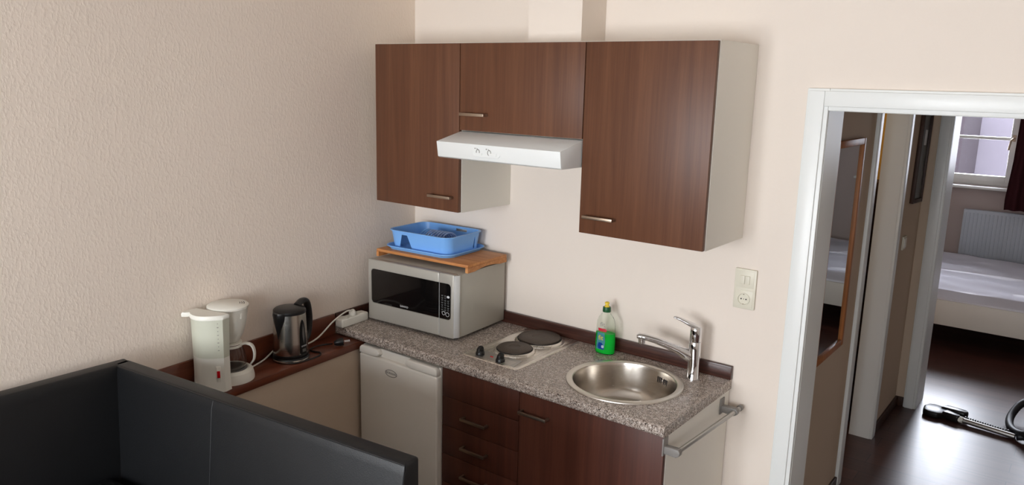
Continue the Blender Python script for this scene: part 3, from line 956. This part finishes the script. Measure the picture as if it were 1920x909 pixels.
for k in range(9):
    x = -.052 + k * .0165
    b = B().tube([(x + .012 * cos(a), .0 + .058 * cos(a), .003 + .079 * max(0, sin(a))) for a in [pi * i / 14 for i in range(15)]], .0042, 8)
    obj('plate_rib', b, 'rib_plastic' if k > 1 else 'blue_plastic', t, world=False)
gr = B()
for k in range(12):
    gr.box(-.15, .15, -.105 + k * .0185, -.101 + k * .0185, .0025, .006)
obj('bottom_grid', gr, 'blue_plastic', t, world=False)

# ------------------------------------------------------------------ power strip, cords
ang = math.atan(SL)
t = thing('power_strip', 'white multi-socket power strip on the left end of the worktop', 'power strip', (.092, -.505, ZT), ang)
obj('housing', B().box(-.024, .024, -.085, .085, 0, .04, .007, 3), 'white_plastic', t, world=False)
for k in (-.05, .055):
    so = obj('socket', B().lathe([(.0215, .0385), (.0215, .0415), (.0185, .0415), (.0175, .03), (0, .03)], (0, k), 28), 'white_plastic', t, world=False)
    for s_ in (-.0095, .0095):
        obj('pin_hole', B().cyl((s_, k, .0295), (s_, k, .0308), .0026, seg=10), 'dark_slot', so, world=False)

# coffee maker
ph = R(105)
zc0 = .8605
cm = thing('coffee_maker', 'white filter coffee maker with frosted water tank on the brown ledge', 'coffee maker', (.2115, -1.2995, zc0), ph)
def outline(hw, bulge, back, n=14, ex=0):
    pts = []
    for i in range(n + 1):
        u = -1 + 2 * i / n
        pts.append((-bulge * (1 - u * u) - ex, u * (hw + ex)))
    pts += [(back, hw + ex), (back, -hw - ex)]
    return pts
def zprism(prs, z0, z1, s=1., bev=.003):
    return B().prism(prs, z0, z1, 'z', bev, 2)
lo, hi = outline(.073, .04, .03), outline(.076, .043, .03)
obj('base', B().loops([[(x, y, 0) for x, y in hi], [(x, y, .06) for x, y in lo], [(x, y, .13) for x, y in lo]]), 'white_plastic', cm, world=False)
tank = obj('water_tank', B().loops([[(x, y, .1302) for x, y in lo], [(x * 1.04, y * 1.02, .2) for x, y in lo], [(x * 1.1, y * 1.04, .277) for x, y in lo]]), 'tank', cm, world=False)
for k in range(8):
    w_ = .006 if k % 2 == 0 else .003
    u = -.84
    yy = u * .0755; xx = -.0425 * (1 - u * u) - .0006
    mx = Matrix.Translation((xx - .0008, yy - .0006, .162 + k * .0145)) @ Matrix.Rotation(R(43), 4, 'Z')
    obj('level_mark', B().box(-.0008, .0008, -w_ / 2, w_ / 2, -.001, .001, 0, 2, mx), 'print_grey', tank, world=False)
# dark side pillar behind the tank joins base to filter holder
obj('back_column', B().box(.002, .03, -.068, .068, .129, .277, .003), 'white_plastic', cm, world=False)
ld = [(-.05 * (1 - u * u), u * .079) for u in [-1 + 1.72 * k / 12 for k in range(13)]]
ld += [(-.036, .072), (-.038, .081), (-.026, .086), (.004, .085), (.030, .076), (.030, -.079)]
lid = obj('tank_lid', B().loops([[(x, y, .277) for x, y in ld], [(x * 1.02, y, .287) for x, y in ld], [(x * .95, y * .97, .293) for x, y in ld]]), 'white_plastic', cm, world=False)
px = .112
obj('hot_plate_base', B().lathe([(.086, 0), (.086, .012), (.081, .036), (.072, .043), (.066, .045), (.064, .043), (0, .043)], (px, 0), 56), 'white_plastic', cm, world=False)
obj('warming_plate', B().lathe([(.061, .0425), (.061, .0445), (0, .0445)], (px, 0), 48), 'grey_plastic', cm, world=False)
fh = obj('filter_holder', B().lathe([(.030, .1525), (.036, .1535), (.053, .185), (.064, .225), (.070, .262), (.071, .284), (0, .284)], (px, 0), 56), 'white_plastic', cm, world=False)
obj('latch', B().box(px - .012, px, -.071, -.060, .250, .272, .0025), 'white_plastic', fh, world=False)
fl = obj('filter_lid', B().lathe([(.073, .2845), (.076, .286), (.076, .294), (.071, .298), (0, .3005)], (px, 0), 56), 'white_plastic', cm, world=False)
for k in range(3):
    rr = .044 + k * .0075
    obj('vent_slot', B().tube([(px + rr * cos(a), rr * sin(a), .3004 - rr * .037) for a in [R(-62 + 3 * i) for i in range(11)]], .0013, 6), 'dark_slot', fl, world=False)
u = -.8
mx = Matrix.Translation((-.04 * (1 - u * u) - .001, u * .0735, .07)) @ Matrix.Rotation(R(41), 4, 'Z')
sw = obj('switch_surround', B().box(-.002, .004, -.008, .008, -.03, .03, .002, 2, mx), 'white_plastic', cm, world=False)
obj('rocker_switch', B().box(-.005, .002, -.0055, .0055, -.013, .013, .0015, 2, mx), 'red_plastic', sw, world=False)
# mains cord of the coffee maker, ending in a plug on the power strip
cd = B().tube([(.175, -1.125, .8640), (.150, -1.08, .8640), (.118, -1.0, .866), (.1, -.93, .888), (.096, -.87, .888), (.104, -.79, .872), (.112, -.72, .888), (.108, -.63, .94), (.098, -.545, .966), (.094, -.505, .962)], .0036, 10, False, 8)
cord = obj('mains_cord', cd, 'white_plastic', cm)
pg = B().lathe([(.018, ZT + .0405), (.018, ZT + .052), (.012, ZT + .058), (.006, ZT + .066), (0, ZT + .067)], (.0915, -.5), 24)
obj('plug', pg, 'white_plastic', cord)

# glass jug
wj = Matrix.Translation((.2115, -1.2995, zc0)) @ Matrix.Rotation(ph, 4, 'Z')
jc = wj @ Vector((px, 0, .045))
jg = thing('coffee_jug', 'empty glass coffee jug with white handle on the hot plate of the coffee maker', 'jug', tuple(jc), ph)
jp = [(0, .0), (.05, .0005), (.056, .006), (.0585, .02), (.057, .045), (.051, .07), (.043, .09), (.042, .097)]
jin = [(r - .0018 if r > .01 else 0, z + .0018) for r, z in reversed(jp)]
obj('glass_body', B().lathe(jp + jin, (0, 0), 48, cap=False), 'glass', jg, world=False)
obj('jug_lid', B().lathe([(.04, .0975), (.045, .098), (.045, .103), (.03, .1055), (0, .1058)], (0, 0), 40), 'white_plastic', jg, world=False)
obj('band', B().lathe([(.0445, .086), (.0462, .086), (.0445, .095), (.043, .095)], (0, 0), 40, cap=False), 'white_plastic', jg, world=False)
ha = R(-66)
hp = [(.042, .093), (.062, .098), (.083, .09), (.092, .066), (.09, .036), (.078, .017)]
hb = B()
for k in range(1):
    pts = catmull([Vector((r * cos(ha), r * sin(ha), z)) for r, z in hp], 6)
    lps = []
    sd = Vector((-sin(ha), cos(ha), 0))
    for i, p in enumerate(pts):
        d = (pts[min(i + 1, len(pts) - 1)] - pts[max(i - 1, 0)]).normalized()
        nrm = sd.cross(d)
        lps.append([p + sd * .010 * cx_ + nrm * .0035 * cy_ for cx_, cy_ in ((1, .6), (.8, 1), (-.8, 1), (-1, .6), (-1, -.6), (-.8, -1), (.8, -1), (1, -.6))])
    hb.loops(lps)
obj('jug_handle', hb, 'white_plastic', jg, world=False)

# kettle
kx, ky = .171, -.905
ha = R(100)                   # handle direction
kb = thing('kettle_stand', 'black round power stand of the kettle with looped black cord on the ledge', 'kettle stand', (kx, ky, .8605))
obj('base_disc', B().lathe([(.0745, 0), (.0755, .004), (.0745, .012), (.070, .017), (0, .018)], (0, 0), 56), 'black_plastic', kb, world=False)
obj('base_band', B().lathe([(.0757, .004), (.0761, .008), (.0753, .0115)], (0, 0), 56, cap=False), 'steel', kb, world=False)
cd = B().tube([(.222, -.958, .8645), (.240, -.935, .8638), (.247, -.88, .8638), (.240, -.815, .8638), (.215, -.79, .8638), (.18, -.80, .8638), (.15, -.79, .8638), (.14, -.75, .8638), (.152, -.71, .8645), (.180, -.695, .870)], .0034, 8, False, 7)
cord = obj('mains_cord', cd, 'black_plastic', kb)
pl = B().tube([(.188, -.692, .874), (.194, -.684, .876), (.203, -.672, .878), (.212, -.660, .879)], [.008, .013, .0165, .0165], 20)
pg = obj('plug', pl, 'black_plastic', cord)
obj('plug_pin', B().cyl((.207, -.652, .879), (.221, -.632, .880), .0025, seg=10).cyl((.219, -.661, .879), (.233, -.641, .880), .0025, seg=10), 'chrome', pg)

kt = thing('kettle', 'brushed steel electric kettle with black handle and lid on the brown ledge', 'kettle', (kx, ky, .879), ha)
# local +x points to the handle
kp_ = [(.0, 0), (.069, 0), (.0715, .004), (.0715, .012), (.0695, .06), (.0665, .12), (.0645, .175)]
obj('steel_body', B().lathe([(.0695, .010), (.071, .012), (.0693, .06), (.0665, .12), (.0647, .181), (.06, .182)], (0, 0), 64), 'steel', kt, world=False)
obj('bottom_collar', B().lathe([(0, .0), (.070, .0), (.0722, .003), (.0718, .012), (.068, .013)], (0, 0), 56), 'black_plastic', kt, world=False)
lid = obj('lid', B().lathe([(.0655, .181), (.0662, .184), (.0655, .193), (.059, .199), (.03, .203), (0, .204)], (0, 0), 56), 'black_plastic', kt, world=False)
# spout: wedge opposite the handle
sp = []
for z, w, out in ((.082, .003, .0712), (.11, .013, .0745), (.14, .022, .0785), (.165, .028, .0815), (.185, .031, .0835), (.192, .030, .082)):
    sp.append([(-out, 0, z), (-out + .006, w * .6, z), (-.064 + .004, w, z), (-.05, w * .8, z), (-.05, -w * .8, z), (-.064 + .004, -w, z), (-out + .006, -w * .6, z)])
obj('spout', B().loops(sp), 'black_plastic', kt, world=False, smooth=60)
# handle
hp = [(.045, .199), (.072, .211), (.096, .206), (.107, .178), (.112, .13), (.108, .09), (.098, .055), (.075, .032), (.06, .03)]
pts = catmull([Vector((r, 0, z)) for r, z in hp], 6)
lps = []
for i, p in enumerate(pts):
    d = (pts[min(i + 1, len(pts) - 1)] - pts[max(i - 1, 0)]).normalized()
    nrm = Vector((0, 1, 0)).cross(d)
    w = .019
    hh = .0095 + .004 * sin(pi * i / (len(pts) - 1))
    lps.append([p + Vector((0, 1, 0)) * w * cos(a) * .95 + nrm * hh * sin(a) for a in [2 * pi * k / 14 for k in range(14)]])
obj('handle', B().loops(lps), 'black_plastic', kt, world=False)
# water gauge strip, facing the viewer left of the handle
def on_body(a0, a1, z0, z1, off, n=8, shape=None):
    t2 = bmesh.new(); rows = []
    for j in range(n + 1):
        v = j / n; z = z0 + (z1 - z0) * v
        rr = .0722 - (z - .012) * .041 + off
        h = 1 if shape is None else shape(v)
        row = [t2.verts.new((rr * cos(a0 + (a1 - a0) * (.5 + (i / n - .5) * h)), rr * sin(a0 + (a1 - a0) * (.5 + (i / n - .5) * h)), z)) for i in range(n + 1)]
        rows.append(row)
    for j in range(n):
        for i in range(n):
            t2.faces.new((rows[j][i], rows[j][i + 1], rows[j + 1][i + 1], rows[j + 1][i]))
    bmesh.ops.solidify(t2, geom=list(t2.faces), thickness=.0012)
    b = B(); return b.add(t2)
ga = R(-90)
gp = obj('gauge_strip', on_body(ga - .24, ga + .24, .014, .158, .001, 16, lambda v: 1. if v < .3 else max(.06, math.sqrt(max(0, 1 - ((v - .3) / .7) ** 2)))), 'black_plastic', kt, world=False)
obj('gauge_window', on_body(ga - .085, ga + .085, .058, .142, .0026, 14, lambda v: max(.08, sin(pi * v))), 'grey_plastic', gp, world=False)
rr = .0722 + .0026
text('lettering', 'SEVERIN', .0085, 'print_white', gp, (rr * cos(ga) * .985, rr * sin(ga) * .985, .049), 90, math.degrees(ga) + 90, world=False)
obj('rating_label', on_body(ga - .13, ga + .13, .024, .037, .0022, 6), 'print_grey', gp, world=False)

# ------------------------------------------------------------------ switch plate on the back wall
t = thing('wall_socket', 'ivory wall plate with twin light switch above an earthed socket', 'wall socket', (1.7325, -.001, 1.266))
x0, x1, z0, z1 = 1.691, 1.774, 1.189, 1.343
obj('frame_plate', B().box(x0, x1, -.011, -.0005, z0, z1, .003), 'ivory_plastic', t)
obj('switch_insert', B().box(x0 + .008, x1 - .008, -.0125, -.010, z0 + .083, z1 - .007, .001), 'ivory_plastic', t)
for a, c in ((1.713, 1.7315), (1.7322, 1.7505)):
    obj('rocker', B().box(a, c, -.0165, -.012, 1.286, 1.318, .0012), 'ivory_plastic', t)
si = B().box(x0 + .008, x1 - .008, -.0125, -.010, z0 + .007, z0 + .072, .001)
si.lathe([(.024, -.001), (.024, .005), (.0208, .0055), (.0196, .0006), (0, .0006)], (0, 0), 36, mx=Matrix.Translation((1.7325, -.0125, 1.228)) @ Matrix.Rotation(R(90), 4, 'X'))
so = obj('socket', si, 'ivory_plastic', t)
obj('earth_clip', B().box(1.7305, 1.7345, -.0175, -.012, 1.2085, 1.2105).box(1.7305, 1.7345, -.0175, -.012, 1.2455, 1.2475), 'nickel', so)
for dx_ in (-.0095, 0, .0095):
    obj('pin_hole', B().cyl((1.7325 + dx_, -.0137, 1.228), (1.7325 + dx_, -.0118, 1.228), .0027 if dx_ else .0015, seg=12), 'dark_slot', so)

# ------------------------------------------------------------------ corner sofa
t = thing('corner_sofa', 'black leather corner bench with high backrests in front of the ledge', 'sofa', (.8, -1.9, 0))
ZS_ = 1.063
def panel(p0, p1, side, z0, zt, t0, t1, bev=.012):
    """backrest from p0 to p1 along its rear top edge; thickness grows from t0 (top) to t1 (bottom)"""
    d = Vector((p1[0] - p0[0], p1[1] - p0[1], 0)); L = d.length; d.normalize()
    n = Vector((d.y, -d.x, 0)) * side
    mx = Matrix(((d.x, n.x, 0, p0[0]), (d.y, n.y, 0, p0[1]), (0, 0, 1, 0), (0, 0, 0, 1)))
    return mx, L
A0, A1 = (.200, -1.606), (1.457, -1.470)
mx, L = panel(A0, A1, 1, .1, ZS_, .05, .11)
prof = [(0, .12), (.125, .12), (.115, .48), (.062, ZS_ - .03), (.054, ZS_), (0, ZS_)]
seam = .533
b = B().prism(prof, 0.03, L, 'x', .008, 3, mx)
back = obj('backrest', b, 'leather', t)
def mp(x, y, z):
    return mx @ Vector((x, y, z))
obj('seam', B().tube([mp(seam, .0538, ZS_ - .004), mp(seam, .0622, ZS_ - .03), mp(seam, .1152, .48)], .0011, 6), 'leather', back)
obj('piping', B().tube([mp(.05, .0545, ZS_ - .004), mp(L - .003, .0545, ZS_ - .004), mp(L - .002, .064, ZS_ - .05), mp(L - .002, .116, .48)], .0022, 6), 'leather', back)
# side backrest along the left wall
C0, C1 = (.207, -2.36), (.207, -1.604)
mx2, L2 = panel(C0, C1, 1, .1, ZS_, .05, .11)
obj('side_backrest', B().prism(prof, 0, L2, 'x', .008, 3, mx2), 'leather', t)
obj('seat', B().prism([(.30, -1.72), (1.46, -1.60), (1.46, -2.22), (.30, -2.34)], .30, .715, 'z', .03, 3), 'leather', t)
obj('seat_base', B().prism([(.31, -1.73), (1.44, -1.61), (1.44, -2.18), (.31, -2.30)], .04, .305, 'z', .006), 'leather', t)
for fx_, fy_ in ((.36, -1.8), (1.4, -1.7), (1.4, -2.13), (.36, -2.24)):
    obj('foot', B().cyl((fx_, fy_, 0), (fx_, fy_, .05), .025), 'black_plastic', t)

# ------------------------------------------------------------------ hall things
t = thing('wall_mirror', 'tall wall mirror in an orange brown wooden frame in the hall', 'mirror', (HX, .73, 1.31))
my0, my1, mz0, mz1, fw = .50, .938, .835, 1.803, .03
b = B()
b.box(HX + .0005, HX + .02, my0, my0 + fw, mz0, mz1, .004).box(HX + .0005, HX + .02, my1 - fw, my1, mz0, mz1, .004)
b.box(HX + .0005, HX + .02, my0 + fw, my1 - fw, mz0, mz0 + fw, .004).box(HX + .0005, HX + .02, my0 + fw, my1 - fw, mz1 - fw, mz1, .004)
obj('mirror_frame', b, 'mirror_wood', t)
obj('mirror_glass', B().box(HX + .002, HX + .010, my0 + fw - .003, my1 - fw + .003, mz0 + fw - .003, mz1 - fw + .003), 'mirror', t, smooth=0)

t = thing('framed_picture', 'dark framed picture with a small white panel on the hall wall', 'picture', (HX, 2.34, 1.62))
py0, py1, pz0, pz1 = 2.20, 2.47, 1.36, 1.9
mxp = Matrix.Translation((0, 2.335, 1.63)) @ Matrix.Rotation(R(-3), 4, 'X') @ Matrix.Translation((0, -2.335, -1.63))
b = B()
b.box(HX + .0005, HX + .022, py0, py0 + .025, pz0, pz1, .003, 2, mxp).box(HX + .0005, HX + .022, py1 - .025, py1, pz0, pz1, .003, 2, mxp)
b.box(HX + .0005, HX + .022, py0 + .025, py1 - .025, pz0, pz0 + .025, .003, 2, mxp).box(HX + .0005, HX + .022, py0 + .025, py1 - .025, pz1 - .025, pz1, .003, 2, mxp)
obj('picture_frame', b, 'dark_wood', t)
obj('print', B().box(HX + .001, HX + .012, py0 + .022, py1 - .022, pz0 + .022, pz1 - .022, 0, 2, mxp), 'poster', t, smooth=0)
obj('white_panel', B().box(HX + .011, HX + .0125, py0 + .13, py0 + .2, 1.70, 1.79, 0, 2, mxp), 'print_white', t, smooth=0)

t = thing('light_switch', 'small white light switch on the hall wall below the picture', 'light switch', (HX, 2.154, 1.14))
obj('switch_plate', B().box(HX + .0005, HX + .010, 2.115, 2.193, 1.10, 1.18, .003), 'ivory_plastic', t)
obj('switch_rocker', B().box(HX + .009, HX + .014, 2.127, 2.181, 1.112, 1.168, .002), 'white_plastic', t)

# tall dark piece inside the yellow room
t = thing('tall_shelf', 'tall narrow dark brown wooden shelf inside the yellow room', 'shelf', (1.53, 2.17, 0))
b = B().box(1.37, 1.40, 2.03, 2.295, 0, 1.48, .002).box(1.665, 1.695, 2.03, 2.295, 0, 1.48, .002).box(1.40, 1.665, 2.285, 2.295, 0, 1.48)
obj('side_panels', b, 'dark_wood', t)
for z in (.08, .45, .82, 1.16, 1.466):
    obj('shelf_board', B().box(1.40, 1.665, 2.035, 2.285, z - .012, z + .012), 'dark_wood', t)

# vacuum cleaner parts in the bedroom doorway
t = thing('vacuum_cleaner', 'black vacuum cleaner with floor brush, steel tube and hose lying in the bedroom doorway', 'vacuum cleaner', (2.4, 2.55, 0))
nz = B()
nz.prism([(2.035, 2.50), (2.06, 2.475), (2.12, 2.47), (2.16, 2.50), (2.165, 2.56), (2.14, 2.62), (2.085, 2.635), (2.05, 2.62), (2.03, 2.57)], .002, .04, 'z', .01, 3)
nz.prism([(2.14, 2.50), (2.235, 2.475), (2.25, 2.51), (2.16, 2.56)], .004, .05, 'z', .01, 3)
nozzle = obj('floor_brush', nz, 'black_plastic', t)
obj('brush_pedal', B().prism([(2.12, 2.58), (2.26, 2.565), (2.28, 2.60), (2.26, 2.63), (2.15, 2.645)], .003, .05, 'z', .012, 3), 'black_plastic', nozzle)
tb = B().cyl((2.225, 2.50, .026), (2.54, 2.445, .022), .016, seg=20)
tube = obj('suction_tube', tb, 'alu', t)
obj('tube_collar', B().cyl((2.215, 2.502, .027), (2.262, 2.494, .026), .0195, seg=20), 'white_plastic', tube)
rt = B()
for k in range(18):
    f = k / 17
    x, y = 2.27 + .23 * f, 2.535 - .045 * f
    rt.box(x - .004, x + .004, y - .006, y + .006, .02, .038, .001)
rt.cyl((2.26, 2.535, .024), (2.52, 2.487, .022), .007)
obj('telescopic_rail', rt, 'black_plastic', tube)
hs = [(2.545, 2.444, .024), (2.60, 2.46, .04), (2.66, 2.62, .05), (2.60, 2.86, .12), (2.53, 2.83, .10), (2.49, 2.70, .045), (2.51, 2.55, .03), (2.58, 2.44, .05), (2.68, 2.42, .11)]
ph_ = catmull([Vector(p) for p in hs], 14)
rad = [.021 + .002 * (i % 2) for i in range(len(ph_))]
obj('hose', B().tube(ph_, rad, 12), 'hose', t)
bd = B().sphere((2.76, 2.38, .11), .1, 1.0, 1.5, 1.0, 24)
body = obj('canister', bd, 'black_plastic', t)
for s_ in (-1, 1):
    obj('wheel', B().cyl((2.76 + s_ * .085, 2.34, .06), (2.76 + s_ * .11, 2.34, .06), .058, seg=28), 'black_matte', body)

# ------------------------------------------------------------------ bedroom things
t = thing('bed', 'white double bed with rumpled white sheet in the bedroom', 'bed', (2.3, 4.85, 0))
bx0, bx1, by0, by1 = 1.25, 3.3, 4.0, 5.66
fr = B().box(bx0, bx1, by0, by0 + .03, .2, .4, .004).box(bx0, bx1, by1 - .03, by1, .2, .4, .004).box(bx0, bx0 + .03, by0 + .03, by1 - .03, .2, .4, .004).box(bx1 - .03, bx1, by0 + .03, by1 - .03, .2, .4, .004)
obj('bed_frame', fr, 'bed_white', t)
obj('slats', B().box(bx0 + .03, bx1 - .03, by0 + .03, by1 - .03, .28, .31), 'bed_white', t)
for lx in (bx0, bx1 - .06):
    for ly in (by0 + .2, by1 - .26):
        obj('leg', B().box(lx, lx + .06, ly, ly + .06, 0, .2, .003), 'bed_white', t)
mt = obj('mattress', B().box(bx0 + .035, bx1 - .035, by0 + .02, by1 - .035, .32, .475, .02, 3), 'sheet', t)
t2 = bmesh.new()
nx, ny = 70, 56
rows = []
for j in range(ny + 1):
    row = []
    for i in range(nx + 1):
        x = bx0 + .02 + (bx1 - bx0 - .04) * i / nx; y = by0 - .0 + (by1 - by0 - .03) * j / ny
        z = .486 + .007 * sin(9 * y + 2.2 * sin(1.7 * x)) + .004 * sin(23 * y + 3 * x) + .003 * sin(17 * x + 5 * y)
        z -= .022 * math.exp(-((y - 4.86 - .05 * (x - 2)) / .025) ** 2)
        if j <= 1: z = .42 if j == 0 else .478
        row.append(t2.verts.new((x, y, z)))
    rows.append(row)
for j in range(ny):
    for i in range(nx):
        t2.faces.new((rows[j][i], rows[j][i + 1], rows[j + 1][i + 1], rows[j + 1][i]))
bmesh.ops.solidify(t2, geom=list(t2.faces), thickness=.006)
sh = B(); sh.add(t2)
obj('bed_sheet', sh, 'sheet', t, smooth=80)

t = thing('radiator', 'white panel radiator on the bedroom wall under the window', 'radiator', (2.3, BY - .06, .6))
rx0, rx1, rz0, rz1 = 1.70, 2.9, .32, .905
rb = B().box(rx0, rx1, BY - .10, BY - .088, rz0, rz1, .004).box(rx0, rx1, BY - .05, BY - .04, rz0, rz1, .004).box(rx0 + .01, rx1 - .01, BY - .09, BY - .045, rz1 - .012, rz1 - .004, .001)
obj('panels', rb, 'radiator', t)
fn = B()
for k in range(36):
    x = rx0 + .02 + k * (rx1 - rx0 - .04) / 35
    fn.box(x - .006, x + .006, BY - .106, BY - .098, rz0 + .03, rz1 - .03, .003)
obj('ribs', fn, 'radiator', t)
for k in (.03, .08):
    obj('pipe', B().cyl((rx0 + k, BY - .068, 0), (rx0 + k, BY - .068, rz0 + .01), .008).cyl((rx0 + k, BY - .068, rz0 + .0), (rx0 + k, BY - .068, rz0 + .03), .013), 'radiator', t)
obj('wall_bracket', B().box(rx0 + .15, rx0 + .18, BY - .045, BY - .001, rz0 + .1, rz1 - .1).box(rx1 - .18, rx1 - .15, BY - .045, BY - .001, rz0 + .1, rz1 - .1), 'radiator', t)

t = thing('curtain', 'dark maroon curtain hanging at the right of the bedroom window', 'curtain', (2.3, BY - .17, 1.6))
lps = []
for z, s_ in ((.95, 1.0), (1.05, 1.02), (1.4, .9), (1.8, .86), (2.1, .9), (2.42, 1.0)):
    pts = []
    n = 48
    for i in range(n + 1):
        u = i / n
        pts.append((2.035 + .03 * (1 - s_) * 6 + .5 * s_ * u, BY - .225 + .028 * sin(u * 30) * s_, z))
    for i in range(n, -1, -1):
        u = i / n
        pts.append((2.035 + .03 * (1 - s_) * 6 + .5 * s_ * u, BY - .219 + .028 * sin(u * 30) * s_, z))
    lps.append(pts)
obj('cloth', B().loops(lps), 'curtain', t, smooth=70)
rod = B().cyl((.6, BY - .22, 2.45), (3.2, BY - .22, 2.45), .012)
for x in (.68, 3.12):
    rod.cyl((x, BY - .22, 2.45), (x, BY - .001, 2.45), .008)
obj('curtain_rod', rod, 'nickel', t)

# ------------------------------------------------------------------ light
def area(name, loc, rot, sx, sy, energy, col=(1, 1, 1)):
    l = bpy.data.lights.new(name, 'AREA')
    l.shape = 'RECTANGLE'; l.size = sx; l.size_y = sy; l.energy = energy; l.color = col
    o = bpy.data.objects.new(name, l); COL.objects.link(o)
    o.location = loc; o.rotation_euler = rot
    return o
EN = 1.0
area('daylight', (1.375, -5.12, 1.65), (R(90), 0, 0), 1.25, 1.5, 98 * EN, (.93, .965, 1.0))
area('daylight', (3.125, -5.12, 1.65), (R(90), 0, 0), 1.25, 1.5, 42 * EN, (.93, .965, 1.0))
area('daylight', (1.40, BY + .55, 1.85), (R(-90), 0, 0), 1.2, 1.2, 95, (.84, .89, 1.0))
area('daylight', (2.73, BY + .55, 1.85), (R(-90), 0, 0), .6, 1.2, 22, (.84, .89, 1.0))
pl = bpy.data.lights.new('room_lamp', 'POINT'); pl.energy = 4; pl.color = (1, .85, .6); pl.shadow_soft_size = .1
o = bpy.data.objects.new('room_lamp', pl); COL.objects.link(o); o.location = (.9, 1.5, 2.3)

w = bpy.data.worlds.new('sky'); SC.world = w; w.use_nodes = True
bg = w.node_tree.nodes['Background']
bg.inputs['Color'].default_value = (.88, .92, 1.0, 1); bg.inputs['Strength'].default_value = 3.0

# ------------------------------------------------------------------ camera
cx, cy, cz, yaw, pitch, roll, f = 2.7525, -2.807, 2.011, .6495, -.2041, .0253, 1463.95
fwd = Vector((-sin(yaw) * cos(pitch), cos(yaw) * cos(pitch), sin(pitch)))
rt = Vector((cos(yaw), sin(yaw), 0)); up = rt.cross(fwd)
r2 = cos(roll) * rt + sin(roll) * up; u2 = -sin(roll) * rt + cos(roll) * up
cam = bpy.data.cameras.new('camera'); co = bpy.data.objects.new('camera', cam); COL.objects.link(co)
co.matrix_world = Matrix(((r2.x, u2.x, -fwd.x, cx), (r2.y, u2.y, -fwd.y, cy), (r2.z, u2.z, -fwd.z, cz), (0, 0, 0, 1)))
cam.sensor_fit = 'HORIZONTAL'; cam.sensor_width = 36; cam.lens = f / 1920 * 36
cam.clip_start = .05
SC.camera = co

vs = SC.view_settings
SC.display_settings.display_device = 'sRGB'
vs.view_transform = 'Standard'; vs.look = 'None'; vs.gamma = 1; vs.use_curve_mapping = False
vs.exposure = 0.85
SC.cycles.max_bounces = 10
SC.cycles.diffuse_bounces = 6
SC.cycles.sample_clamp_indirect = 6
